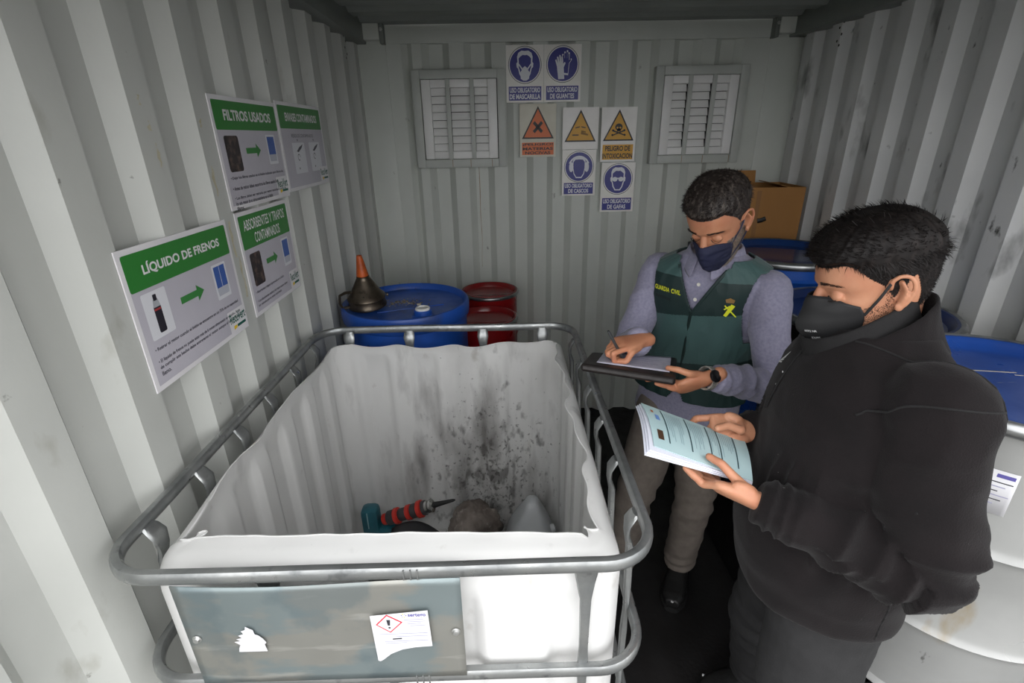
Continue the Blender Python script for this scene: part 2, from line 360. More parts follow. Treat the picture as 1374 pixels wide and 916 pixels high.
def pic_x(t, cx, cy, r):
    for a in (45, -45):
        c, s = math.cos(R(a)), math.sin(R(a)); P = [(-.32, -.075), (.32, -.075), (.32, .075), (-.32, .075)]
        P_('cross_bar', [(x*c-y*s, (x*s+y*c)*1.1) for x, y in P], cx, cy, r, .0008, sg_blk, t)
def pic_acid(t, cx, cy, r):
    P_('bar', [(-.45, -.27), (-.1, -.27), (-.1, -.21), (-.45, -.21)], cx, cy, r, .0009, sg_blk, t)
    P_('hand', [(.02, -.2), (.42, -.28), (.44, -.2), (.1, -.08), (.3, -.12), (.3, -.06), (.05, -.0)], cx, cy, r, .0009, mat('sign_brown', '#8a6414', .5), t)
    for s in (-1, 1): P_('test_tube', [(s*.04, .16), (s*.28, .10), (s*.28, .15), (s*.04, .21)], cx, cy, r, .0009, sg_blk, t)
def pic_skull(t, cx, cy, r):
    P_('skull', circle(.21, 0, .14, 20, .18)+[], cx, cy, r, .0009, sg_blk, t); P_('jaw', [(-.1, -.1), (.1, -.1), (.12, .05), (-.12, .05)], cx, cy, r, .0009, sg_blk, t)
    for s in (-1, 1):
        P_('eye_socket', circle(.055, s*.08, .10, 12), cx, cy, r, .0012, sg_yel, t)
        P_('bone', [(s*.36, -.33), (s*.33, -.26), (-s*.30, -.02), (-s*.33, -.09)], cx, cy, r, .0010, sg_blk, t)
        P_('bone_end', circle(.06, s*.35, -.28, 12), cx, cy, r, .0010, sg_blk, t); P_('bone_end', circle(.06, s*.32, -.04, 12), cx, cy, r, .0010, sg_blk, t)
warning('cream warning sign, orange triangle with X, reading PELIGRO MATERIAS NOCIVAS', .842, 1.702, .208, .281, sg_org, sg_org, ('¡PELIGRO!', 'MATERIAS', 'NOCIVAS'), pic_x, sg_cream)
warning('square warning sign, yellow triangle with corroded hand, above the ear defender sign', 1.087, 1.739, .206, .222, sg_yel, None, (), pic_acid, sg_white)
warning('warning sign, yellow triangle with skull, reading PELIGRO DE INTOXICACION', 1.309, 1.668, .202, .291, sg_yel, sg_yel, ('PELIGRO DE', 'INTOXICACION'), pic_skull, sg_white)

# ------------------------------------------------------------------ posters on the left wall
po_white = mat('poster_white', '#e6e4e6', .3, color2='#dedcdf', scale=8, spots=[('#8d7f70', 30, .72, .76, (1, 1, 1), .8)])
po_green = mat('poster_green', '#2f7d33', .35); po_grey = mat('poster_lilac_grey', '#c3c0c9', .35, color2='#b2afb9', scale=2.5); po_ink = mat('poster_ink', '#54535c', .5)
po_blue = mat('poster_blue', '#3d5fa8', .4); po_pale = mat('poster_pale', '#dcdde2', .4); po_dark = mat('poster_photo', '#2a2426', .4, color2='#6a5650', scale=40, lo=.5, hi=.7)
po_logo = mat('logo_green', '#0d5a4a', .4); po_yel = mat('logo_yellow', '#e8c21c', .4); po_red = mat('poster_red', '#a33a3a', .4); po_arrow = mat('poster_arrow_green', '#3a8440', .4)
def poster(label, y0, z0, w, h, title, body, kind, off=.001):
    t = thing('notice_poster', label, 'poster', (XL+off, y0, z0), (R(90), 0, R(90)), 'green waste notices on the left wall')
    MB().box((w/2, h/2, .0015), (w, h, .003), .0008).build('panel', po_white, t, smooth=False); b = .012; z = .0035
    flat('printed_field', [(b, b), (w-b, b), (w-b, h-b), (b, h-b)], z-.0002, po_grey, t)
    band = h*.25 if len(title) == 1 else h*.31
    flat('title_band', rrect(b, h-b-band, w-b, h-b, .006), z, po_green, t)
    if len(title) == 1: text(title[0], (w*.15, h-b-band*.68, w*.87, h-b-band*.30), z+.0004, po_white, t, bold=.03)
    else:
        text(title[0], (w*.10, h-b-band*.46, w*.90, h-b-band*.14), z+.0004, po_white, t, bold=.012); text(title[1], (w*.25, h-b-band*.90, w*.75, h-b-band*.58), z+.0004, po_white, t, bold=.012)
    top = h-b-band
    if kind != 'cans':
        yc = top-h*.19; A = [(w*.37, yc-.008), (w*.53, yc-.008), (w*.53, yc-.02), (w*.60, yc), (w*.53, yc+.02), (w*.53, yc+.008), (w*.37, yc+.008)]
        flat('arrow', A, z+.0003, po_arrow, t)
        flat('picture_card', rrect(w*.72, yc-h*.15, w*.88, yc+h*.15, .004), z+.0002, po_pale, t)
        nb = 2 if kind == 'bottle' else 1
        for k in range(nb):
            ww = w*.13/nb; x = w*.735+k*ww; flat('bin_picture', [(x+.001, yc-h*.05), (x+ww-.001, yc-h*.05), (x+ww-.001, yc+h*.13), (x+.001, yc+h*.13)], z+.0005, po_blue, t)
        flat('bin_base', [(w*.74, yc-h*.12), (w*.86, yc-h*.12), (w*.865, yc-h*.05), (w*.735, yc-h*.05)], z+.0005, mat('poster_bin_grey', '#b9bcc6', .4), t)
        if kind == 'bottle':
            flat('picture_card', rrect(w*.08, yc-h*.17, w*.27, yc+h*.16, .004), z+.0002, po_pale, t); cx = w*.175
            flat('can_body', rrect(cx-.012, yc-h*.14, cx+.012, yc+h*.06, .004), z+.0005, mat('can_black', '#25222c', .4), t)
            flat('can_shoulder', [(cx-.012, yc+h*.045), (cx+.012, yc+h*.045), (cx+.008, yc+h*.10), (cx-.008, yc+h*.10)], z+.0006, mat('can_grey', '#a9adb2', .4), t)
            flat('can_nozzle', rrect(cx-.006, yc+h*.09, cx+.006, yc+h*.135, .002), z+.0007, mat('can_black', '#25222c', .4), t)
            flat('can_stripe', [(cx-.011, yc+h*.02), (cx+.011, yc+h*.02), (cx+.011, yc+h*.035), (cx-.011, yc+h*.035)], z+.0008, po_red, t)
        else: flat('photo', rrect(w*.09, yc-h*.18, w*.28, yc+h*.14, .008), z+.0005, po_dark, t)
        yb = yc-h*.22
        for i, ln in enumerate(body):
            if ln: text(ln, (w*.07, yb-.0135*i-.0105, w*(.07+.0125*len(ln) if len(ln) < 60 else .93), yb-.0135*i), z+.0004, po_ink, t, align='LEFT', bold=.02)
    else:
        text('RESIDUOS CONTAMINADOS', (w*.22, top-h*.10, w*.72, top-h*.06), z+.0004, po_ink, t)
        for x in (.2, .58):
            flat('picture_card', rrect(w*x, top-h*.52, w*(x+.27), top-h*.16, .004), z+.0002, po_pale, t)
            flat('pouring_can', [(w*(x+.12), top-h*.27), (w*(x+.20), top-h*.22), (w*(x+.23), top-h*.18), (w*(x+.15), top-h*.21), (w*(x+.08), top-h*.26)], z+.0005, po_ink, t)
            flat('stick_figure', arc_pts(w*(x+.11), top-h*.33, .012, 0, R(300), 14)+arc_pts(w*(x+.11), top-h*.33, .009, R(300), 0, 14), z+.0005, po_ink, t)
            flat('tick', circle(.004, w*(x+.13), top-h*.13, 8), z+.0005, po_ink, t); flat('foot_mark', circle(.004, w*(x+.09), top-h*.46, 8), z+.0005, po_ink, t)
    flat('logo_card', [(w*.77, b*.5), (w-.004, b*.5), (w-.004, h*.23), (w*.77, h*.23)], z+.0003, po_white, t)
    text('RecuVert', (w*.785, h*.115, w*.98, h*.205), z+.0006, po_logo, t, bold=.02); 
    flat('logo_stripe', [(w*.86, h*.065), (w*.97, h*.065), (w*.97, h*.09), (w*.86, h*.09)], z+.0006, po_logo, t); flat('logo_mark', [(w*.815, h*.055), (w*.855, h*.065), (w*.855, h*.09), (w*.815, h*.09)], z+.0006, po_yel, t)
    return t
poster('nearest white poster with green LIQUIDO DE FRENOS title and brake fluid can', -2.122, 1.311, .422, .309, ['LÍQUIDO DE FRENOS'],
       ['• Retirar el gestor cuando el bidón se encuentre en un 75% de su capacidad', '', '• El líquido de frenos no puede estar más de 6 meses almacenado en el bidón. Antes', 'de cumplir ese hecho debe entregarse al gestor aunque el bidón no esté', 'lleno.'], 'bottle')
poster('white poster with green FILTROS USADOS title and photo of a used filter', -1.650, 1.634, .415, .298, ['FILTROS USADOS'],
       ['• Dejar los filtros usados en el bidón indicado para filtros de', '', '• Antes de retirar deben escurrirse los filtros usados bien', '', '• Los filtros deben ser retirados por gestor autorizado antes de', 'los seis meses de su almacenamiento en el bidón', 'filtros.'], 'photo')
poster('white poster with green ENVASES CONTAMINADOS title and two pouring drawings', -1.231, 1.644, .44, .297, ['ENVASES CONTAMINADOS'], [], 'cans')
poster('white poster with green ABSORBENTES Y TRAPOS CONTAMINADOS title, below the filters poster', -1.645, 1.317, .36, .31, ['ABSORBENTES Y TRAPOS', 'CONTAMINADOS'],
       ['• Absorbentes y trapos impregnados en el bidón', '', '• Los absorbentes usados y los trapos sucios deben', 'ser retirados por un gestor autorizado'], 'photo')
# ================================================================== the cut-open bulk container in its cage
galv = mat('galvanised', '#a3a5a4', .38, .8, color2='#868989', scale=14, spots=[('#55585a', 30, .62, .72, (1, 1, 1), .5)], rvar=.12, bump=.0004, bump_scale=90)
def plastic_translucent():
    m = mat('white_polythene', '#e4e4e2', .36, color2='#dddddb', scale=3, spots=[('#9a9184', 14, .66, .76, (1, 1, .6), .4)])
    nt = m.node_tree; N = nt.nodes; L = nt.links; b = N['Principled BSDF']; out = N['Material Output']
    # grime splashed on the inside: dark smears, thickest low on the far wall where the oily waste landed
    tc = N.new('ShaderNodeTexCoord'); dist = N.new('ShaderNodeVectorMath'); dist.operation = 'DISTANCE'; dist.inputs[1].default_value = (.66, -1.27, .38)
    mp = N.new('ShaderNodeMapping'); mp.inputs['Scale'].default_value = (1, 1, .75); mp0 = N.new('ShaderNodeVectorMath'); mp0.operation = 'MULTIPLY'; mp0.inputs[1].default_value = (1, 1.6, .62)
    sub = N.new('ShaderNodeVectorMath'); sub.operation = 'MULTIPLY'; sub.inputs[1].default_value = (1, 1.6, .62); dist.inputs[1].default_value = (.66, -1.27*1.6, .40*.62)
    L.new(tc.outputs['Object'], mp0.inputs[0]); L.new(mp0.outputs[0], dist.inputs[0])
    fall = N.new('ShaderNodeMapRange'); fall.inputs['From Min'].default_value = .04; fall.inputs['From Max'].default_value = .60; fall.inputs['To Min'].default_value = .15; fall.inputs['To Max'].default_value = -.12
    L.new(dist.outputs['Value'], fall.inputs['Value'])
    base = b.inputs['Base Color'].links[0].from_socket
    for sc, lo, hi, amt, c, st in ((3.2, .50, .84, .55, '#6a625b', (1, 1, .4)), (9, .50, .76, .70, '#3d3530', (1, 1, .3)), (26, .62, .76, .60, '#2a221e', (1, 1, .5)), (60, .67, .75, .6, '#2a2420', (1, 1, .8))):
        mpp = N.new('ShaderNodeMapping'); mpp.inputs['Scale'].default_value = st; L.new(tc.outputs['Object'], mpp.inputs['Vector'])
        t = N.new('ShaderNodeTexNoise'); t.inputs['Scale'].default_value = sc; t.inputs['Detail'].default_value = 7; L.new(mpp.outputs[0], t.inputs['Vector'])
        ad = N.new('ShaderNodeMath'); L.new(t.outputs['Fac'], ad.inputs[0]); L.new(fall.outputs['Result'], ad.inputs[1])
        r = N.new('ShaderNodeMapRange'); r.inputs['From Min'].default_value = lo; r.inputs['From Max'].default_value = hi; r.inputs['To Max'].default_value = amt; L.new(ad.outputs[0], r.inputs['Value'])
        mx = N.new('ShaderNodeMix'); mx.data_type = 'RGBA'; mx.inputs['B'].default_value = (*lin(c), 1); L.new(base, mx.inputs['A']); L.new(r.outputs['Result'], mx.inputs['Factor']); base = mx.outputs['Result']
    L.new(base, b.inputs['Base Color'])
    tr = N.new('ShaderNodeBsdfTranslucent'); L.new(base, tr.inputs['Color']); ms = N.new('ShaderNodeMixShader'); ms.inputs[0].default_value = .12
    L.new(b.outputs[0], ms.inputs[1]); L.new(tr.outputs[0], ms.inputs[2]); L.new(ms.outputs[0], out.inputs['Surface'])
    return m
poly_m = plastic_translucent()
tank = thing('bulk_container', 'large white plastic bulk container with cut-open top in a galvanised cage', 'container', (0, 0, 0))
def rr_loop(x0, x1, y0, y1, r, step=.012):
    """closed rounded rectangle: points with outward normal, side id and coordinate along the side"""
    out = []
    def line(a, b, nrm, side):
        n = max(2, int((Vector(b)-Vector(a)).length/step))
        for i in range(n):
            t = i/n; out.append((a[0]+(b[0]-a[0])*t, a[1]+(b[1]-a[1])*t, nrm[0], nrm[1], side, t))
    def arc(cx, cy, a0, side):
        n = max(3, int(r*1.57/step))
        for i in range(n):
            a = a0+math.pi/2*i/n; out.append((cx+r*math.cos(a), cy+r*math.sin(a), math.cos(a), math.sin(a), side, i/n))
    line((x0+r, y0), (x1-r, y0), (0, -1), 'F'); arc(x1-r, y0+r, -math.pi/2, 'FR'); line((x1, y0+r), (x1, y1-r), (1, 0), 'R'); arc(x1-r, y1-r, 0, 'RB')
    line((x1-r, y1), (x0+r, y1), (0, 1), 'B'); arc(x0+r, y1-r, math.pi/2, 'BL'); line((x0, y1-r), (x0, y0+r), (-1, 0), 'L'); arc(x0+r, y0+r, math.pi, 'LF')
    return out
BX0, BX1, BY0, BY1 = .050, .956, -2.405, -1.278
loop = rr_loop(BX0, BX1, BY0, BY1, .070)
def sst(t): t = min(1, max(0, t)); return t*t*(3-2*t)
def lipw(side, t):                                   # how far the top was left curling inwards, per side
    w = 0.0
    if side == 'F': w = .074+.012*math.sin(t*2.2)-.028*t
    elif side == 'FR': w = .046+.03*math.sin(math.pi*t)
    elif side == 'R': w = .046+.010*math.sin(t*17)+.006*math.sin(t*41)-.012*t
    elif side == 'RB': w = .034*(1-t)+.006
    elif side == 'B': w = .006
    elif side == 'BL': w = .006+.012*t
    elif side == 'L': w = .018+.010*math.sin(t*9)+.014*(t > .52)*sst((t-.52)*12)-.018*sst((t-.6)*8)+.03*sst((t-.75)*4)
    elif side == 'LF': w = .048+.05*math.sin(math.pi*t*.8)
    return max(.004, w)
def top_drop(side, t):
    if side == 'B': return .012+.018*math.sin(math.pi*t)+.006*math.sin(t*23)
    if side in ('RB', 'BL'): return .012
    if side == 'L': return .012*(1-t)+.012*math.sin(t*14)*.5
    return .002
def rib(side, x, y, z):
    f = sst((z-.22)/.08)*sst((1.035-z)/.06)
    if side in ('L', 'R'): s = y+2.3; k = .186
    elif side in ('F', 'B'): s = x-.117; k = .191 if side == 'B' else .25
    else: return 0
    c = .5-.5*math.cos(2*math.pi*s/k)
    return f*(.020*sst((c-.30)/.30)-.008)
rows = []
zs = [.165, .18, .21]+list(np.linspace(.26, 1.02, 34))
for z in zs:
    ins = .03*(1-sst((z-.165)/.06)); rows.append([(x+nx*(rib(s, x, y, z)-ins), y+ny*(rib(s, x, y, z)-ins), z) for x, y, nx, ny, s, t in loop])
for ph in (15, 30, 45, 60, 75, 90):
    rows.append([]);
    for x, y, nx, ny, s, t in loop:
        w = lipw(s, t); rad = min(.05, w); top = 1.02+.062+.02*min(1, w/.05)-top_drop(s, t)
        a = R(ph); off = rad*(1-math.cos(a)); rows[-1].append((x-nx*off, y-ny*off, 1.02+(top-1.02)*math.sin(a)))
for k in (.5, 1.0):
    rows.append([])
    for i, (x, y, nx, ny, s, t) in enumerate(loop):
        w = lipw(s, t); rad = min(.05, w); off = rad+(w-rad)*k+(.004*noise.noise((x*18, y*18, k*3)) if k == 1 else 0); top = 1.02+.062+.02*min(1, w/.05)-top_drop(s, t)
        rows[-1].append((x-nx*off, y-ny*off, top+.004*k*(w > .04)+.003*noise.noise((x*14, y*14, 2))))
mb = MB().rings(rows, cap=False); nl = len(loop); mb.f.append(tuple(range(nl-1, -1, -1))); mb.mi.append(0)
blad = mb.build('plastic_tank', poly_m, tank, angle=60)
MB().tube(rows[-1], .0016, .0016, n=6, closed=True).build('cut_edge', poly_m, blad)
# rails
RX0, RX1, RY0, RY1 = .004, 1.0, -2.4357, -1.2357
rail_loop = [(q[0], q[1]) for q in rr_loop(RX0, RX1, RY0, RY1, .095, .014)]
for i, z in enumerate((1.115, .845, .575, .305)):
    rl = MB().tube([(x, y, z+.003*noise.noise((x*3, y*3, z*9))) for x, y in rail_loop], .0105, .0145, n=12, closed=True, sq=2.6).build('cage_rail', galv, tank)
    for k in range(3): MB().box((.55+.012*k, RY0-.0105, z), (.003, .003, .022), .001).build('crimp_mark', galv, rl)
def bar(px, py, nx, ny, k=.6):
    """upright bar with flattened, pinched top hooked under the rail; n points inwards"""
    pr_ = [(0.0, 1.112, .015, .010), (.014, 1.103, .020, .005), (.030, 1.086, .022, .004), (.030, 1.058, .017, .005), (.016, 1.025, .011, .008), (.010, .9, .009, .008), (.010, .845, .011, .005), (.010, .78, .009, .008), (.010, .575, .011, .005), (.010, .305, .011, .005), (.010, .16, .009, .008)]
    pts = [(px+nx*d*k, py+ny*d*k, z) for d, z, a, b in pr_]
    M2 = MB(); rs = []
    for (d, z, a, b), p in zip(pr_, pts):
        r = []
        for j in range(10):
            q = 2*math.pi*j/10; ca, sa = math.cos(q), math.sin(q); ca = math.copysign(abs(ca)**.7, ca); sa = math.copysign(abs(sa)**.7, sa)
            r.append((p[0]+(-ny)*a*ca+nx*b*sa, p[1]+nx*a*ca+ny*b*sa, p[2]))
        rs.append(r)
    M2.rings(rs); return M2.build('cage_bar', galv, tank)
for y in (-2.30, -2.12, -1.94, -1.755, -1.565, -1.375):
    bar(RX0+.006, y, 1, 0, .7); bar(RX1-.006, y, -1, 0)
for x in (.117, .354, .645, .881): bar(x, RY1-.006, 0, -1)
for x in (.30, .50, .873): bar(x, RY0+.004, 0, 1, .3)
# label plate between the front rails
plate_m = mat('label_plate', '#7f8a8b', .4, .55, color2='#8f8f89', scale=5, lo=.46, hi=.54, stretch=(1, 1, 2.2), spots=[('#b4b3ad', 9, .60, .68, (.5, 1, 3), .5), ('#66757a', 4, .58, .62, (1, 1, 1), .5)], rvar=.1, bump=.0006, bump_scale=20)
MBp = MB(); nx_, nz_ = 30, 14; g = []
for j in range(nz_+1):
    for i in range(nx_+1):
        u, v = i/nx_, j/nz_; x = .143+.504*u; z = .852+.252*v; e = min(u*.504, (1-u)*.504, v*.252, (1-v)*.252)
        bead = .003*math.exp(-((e-.025)/.006)**2); g.append((x, -2.4445-bead-.003*math.sin(u*6)*v, z-.006*math.sin(math.pi*u)*(v > .95)))
MBp.add(g, [(j*(nx_+1)+i, j*(nx_+1)+i+1, (j+1)*(nx_+1)+i+1, (j+1)*(nx_+1)+i) for j in range(nz_) for i in range(nx_)])
plate = MBp.build('label_plate', plate_m, tank); so = plate.modifiers.new('sheet', 'SOLIDIFY'); so.thickness = .0015; so.offset = 1
bolt_m = mat('bolt_bright', '#c9cac8', .3, .9)
for x, z in ((.160, .975), (.633, .975)):
    MB().lathe([(.0, .004), (.005, .0035), (.0065, 0), (.0085, -.001)], 12, (x, -2.449, z), Matrix.Rotation(R(90), 3, 'X')).build('screw', bolt_m, plate)
paper = mat('sticker_paper', '#cfcfd2', .5); stk_red = mat('sticker_red', '#d01a34', .5); stk_ink = mat('sticker_ink', '#2c2b33', .5); stk_pale = mat('sticker_pale_ink', '#9a99b4', .5); stk_vio = mat('sticker_violet', '#5a559c', .5)
def front_sticker(name, parent):
    o = bpy.data.objects.new(name, None); return o
# hazard sticker, lower left corner curling away
su, sv = .482, .908
st_pts = [(0, .118), (.104, .128), (.106, .037), (.075, .035), (.05, .030), (.028, .019), (.012, .004), (.006, 0), (.002, .002)]
sk = MB(); sk.poly([(su+x, sv+z) for x, z in st_pts]); stk = None
def on_front(mbs, y): mbs.v = [(a, y, b) for a, b, c in mbs.v]; return mbs
stk = on_front(sk, -2.4515).build('hazard_sticker', paper, tank, smooth=False); so = stk.modifiers.new('paper', 'SOLIDIFY'); so.thickness = .0006
def sflat(name, pts, m, y=-2.4522): return on_front(MB().poly([(su+x, sv+z) for x, z in pts]), y).build(name, m, stk, smooth=False)
D4 = [(.030, .121), (.057, .101), (.033, .075), (.008, .096)]; cx4 = sum(p[0] for p in D4)/4; cz4 = sum(p[1] for p in D4)/4
sflat('hazard_diamond', D4, stk_red); sflat('diamond_field', [(cx4+(x-cx4)*.86, cz4+(z-cz4)*.86) for x, z in D4], paper, -2.4525)
sflat('exclamation_mark', [(.030, .094), (.034, .094), (.0355, .108), (.0285, .1085)], stk_ink, -2.4528); sflat('exclamation_dot', circle(.0022, .0325, .0885, 10), stk_ink, -2.4528)
def stext(s, x0, z0, x1, z1, m, bold=0.0):
    me = text_mesh(s, su+x0, sv+z0, su+x1, sv+z1, 0, bold); a = np.zeros(len(me.vertices)*3); me.vertices.foreach_get('co', a); a = a.reshape(-1, 3)
    a = np.stack([a[:, 0], np.full(len(a), -2.4526), a[:, 1]], 1); me.vertices.foreach_set('co', a.ravel()); me.materials.append(m); put('lettering', me, stk)
stext('sertego', .068, .112, .1, .122, stk_vio, .02)
for k in range(6): sflat('logo_dot', circle(.0013, .0605+.004*math.cos(k), .117+.004*math.sin(k), 8), (stk_vio, stk_pale, po_yel)[k % 3])
for k, (a, b, z) in enumerate(((.060, .095, .106), (.065, .098, .101), (.065, .090, .096), (.070, .098, .091), (.012, .100, .071), (.040, .100, .064), (.020, .100, .052), (.020, .06, .047))):
    sflat('print_line', [(a, z), (b, z+.001), (b, z+.0022), (a, z+.0012)], stk_pale, -2.4524)
sflat('print_line', [(.035, .057), (.052, .058), (.052, .061), (.035, .060)], stk_ink, -2.4524)
# torn remains of an older sticker
tp = [(0, 0), (.052, .0), (.05, .018), (.054, .022), (.05, .032), (.043, .041), (.037, .044), (.036, .055), (.030, .059), (.024, .064), (.022, .056), (.014, .053), (.017, .046), (.007, .042), (.012, .036), (.002, .033), (.008, .028), (-.003, .026), (.006, .018), (.002, .01)]
o = on_front(MB().poly([(.232+x, .944+z) for x, z in tp]), -2.4512).build('torn_sticker', paper, tank, smooth=False); so = o.modifiers.new('paper', 'SOLIDIFY'); so.thickness = .0006
# pallet under the tank
pw = mat('pallet_steel', '#5d6060', .5, .6)
for y in (-2.38, -1.84, -1.30): MB().box((.5, y, .06), (.98, .09, .12), .004).build('pallet_runner', pw, tank)
MB().box((.5, -1.836, .141), (1.0, 1.19, .036), .004).build('pallet_deck', pw, tank)

# ---- what lies in the tank
FLZ = .172
teal = mat('tool_teal', '#1f5f6c', .4, color2='#1a4f5b', scale=20); redm = mat('tool_red', '#c2342a', .4); dgrey = mat('tool_dark_grey', '#3b3a3c', .5); chrome = mat('chrome', '#c8c8c6', .2, 1.0); blackp = mat('black_plastic', '#151515', .45)
def lathe_axis(name, a, b, prof, m, parent, n=24):
    a, b = Vector(a), Vector(b); d = (b-a); ln = d.length; q = d.to_track_quat('Z', 'Y').to_matrix()
    return MB().lathe([(r, z*ln) for r, z in prof], n, a, q, cap=True).build(name, m, parent)
tool = thing('hose_coupling_tool', 'teal-handled tool with red and dark grey banded grip lying in the tank', 'tool', (.17, -1.42, .34))
def tl(p): return (p[0]-.17, p[1]+1.42, p[2]-.34)
A0, A1 = Vector((.205, -1.43, .335)), Vector((.405, -1.45, .415))
ax = (A1-A0)
pieces = [(0.0, .10, .024, redm), (.10, .26, .030, dgrey), (.26, .35, .034, redm), (.35, .52, .026, dgrey), (.52, .62, .032, redm), (.62, .76, .030, dgrey), (.76, .86, .036, redm), (.86, .94, .030, dgrey)]
for a, b, r, m in pieces:
    lathe_axis('grip_ring', tl(A0+ax*a), tl(A0+ax*b), [(r*.85, 0), (r, .15), (r, .85), (r*.85, 1)], m, tool)
lathe_axis('collar', tl(A0+ax*.94), tl(A0+ax*1.10), [(.026, 0), (.026, .3), (.02, .35), (.02, .55), (.028, .6), (.028, .8), (.018, 1)], chrome, tool)
lathe_axis('nozzle', tl(A0+ax*1.10), tl(A0+ax*1.55+Vector((0, 0, -.005))), [(.013, 0), (.010, .3), (.006, .9), (.003, 1)], blackp, tool)
hb = MB().box(tl((.155, -1.43, .33)), (.075, .07, .15), .022).build('handle', teal, tool); MB().box(tl((.19, -1.42, .28)), (.13, .08, .06), .02).build('handle_base', teal, tool)
MB().box(tl((.15, -1.466, .36)), (.004, .003, .08), .001).build('handle_seam', mat('seam_pale', '#8fb0b4', .5), hb)
MB().box(tl((.19, -1.42, .215)), (.09, .07, .09), .015).build('foot', dgrey, tool)
# dark rubber sheet
mb = MB(); nn = 16; gv = []
for j in range(nn+1):
    for i in range(nn+1):
        u, v = i/nn, j/nn; x = .25+.20*u; y = -1.68+.20*v; z = .24+.13*math.sin(math.pi*(.15+.6*(1-u)))*(.5+.5*v)+.015*noise.noise((x*9, y*9, 1)); gv.append((x, y, z))
mb.add(gv, [(j*(nn+1)+i, j*(nn+1)+i+1, (j+1)*(nn+1)+i+1, (j+1)*(nn+1)+i) for j in range(nn) for i in range(nn)])
o = mb.build('rubber_sheet', mat('rubber_sheet', '#2c2d2f', .55, color2='#242527', scale=9)); so = o.modifiers.new('t', 'SOLIDIFY'); so.thickness = .006
tag(o, 'dark grey rubber sheet crumpled on the bottom of the cut-open tank', 'sheet')
# oily rag bundle
rag = mat('oily_rag', '#857c75', .9, color2='#4a403a', scale=9, spots=[('#a8a19a', 26, .6, .7, (1, 1, 1), .6), ('#1c1614', 12, .6, .7, (1, 1, 1), .8)], bump=.004, bump_scale=60)
bm = bmesh.new(); bmesh.ops.create_icosphere(bm, subdivisions=5, radius=1)
for v in bm.verts:
    p = v.co.copy(); n1 = noise.fractal(p*1.6+Vector((3, 1, 2)), .9, 2, 4); n2 = abs(noise.noise(p*5)); k = 1+.22*n1-.10*n2
    v.co = Vector((p.x*.105*k, p.y*.105*k, max(-.09, p.z*.135*k)))
me = bpy.data.meshes.new('oily_rag'); bm.to_mesh(me); bm.free(); me.materials.append(rag)
o = finish(me, 'oily_rag', angle=180); o.location = (.585, -1.42, .262); tag(o, 'bundled grey-brown oily rag lying against the far wall of the tank', 'rag')
# clear plastic canister, tapering corner up
cl = mat('clear_plastic', '#c9ccce', .3, color2='#bfc2c4', scale=5, alpha=.82, spec=.6)
rs = []
for z, w, d, cxx, cyy in ((.172, .10, .13, .82, -1.45), (.19, .112, .14, .82, -1.45), (.26, .10, .12, .822, -1.45), (.34, .068, .08, .825, -1.445), (.40, .035, .045, .83, -1.44), (.425, .024, .03, .83, -1.44), (.435, .012, .014, .83, -1.44)):
    r = []
    for j in range(40):
        q = 2*math.pi*j/40; c, s = math.cos(q), math.sin(q); e = .62 if z > .2 else .8
        r.append((cxx+w*math.copysign(abs(c)**e, c), cyy+d*math.copysign(abs(s)**e, s), z))
    rs.append(r)
can = MB().rings(rs).build('plastic_canister', cl, angle=50)
tag(can, 'translucent white plastic canister with pointed top lying in the tank', 'canister')
MB().lathe([(.0, .0), (.016, .0), (.018, .012), (.014, .02), (0, .021)], 16, (.905, -1.47, .30), Matrix.Rotation(R(70), 3, 'Y')).build('spout_cap', cl, can)

# ================================================================== drums
blue_pl = mat('drum_blue_plastic', '#2457b4', .38, color2='#1f4b9c', scale=5, spots=[('#3a3d44', 6, .60, .70, (1, 1, 1), .6), ('#10131c', 30, .68, .74, (1, 1, 1), .6)], rvar=.1)
red_m = mat('drum_red', '#a3161a', .30, color2='#8c1216', scale=5, rvar=.08); red_lid = mat('drum_red_lid', '#8b1a1d', .22, color2='#7c1518', scale=4)
blue_m = mat('drum_blue_steel', '#1c55b0', .32, color2='#184a9c', scale=5, spots=[('#9fb0bf', 30, .74, .78, (1, 1, 1), .7)], rvar=.08)
navy_m = mat('drum_navy_lid', '#17306c', .3, color2='#132858', scale=5)
white_m = mat('drum_white_paint', '#a6a7a5', .36, .25, color2='#979896', scale=4, spots=[('#8a7a58', 7, .66, .74, (1, 1, .4), .7), ('#2e2c28', 16, .70, .74, (1, 1, .5), .85)], rvar=.1)
black_m = mat('drum_black_paint', '#0f0f10', .35); ring_m = mat('clamp_ring', '#a9abab', .3, .9, color2='#8d8f8f', scale=20)
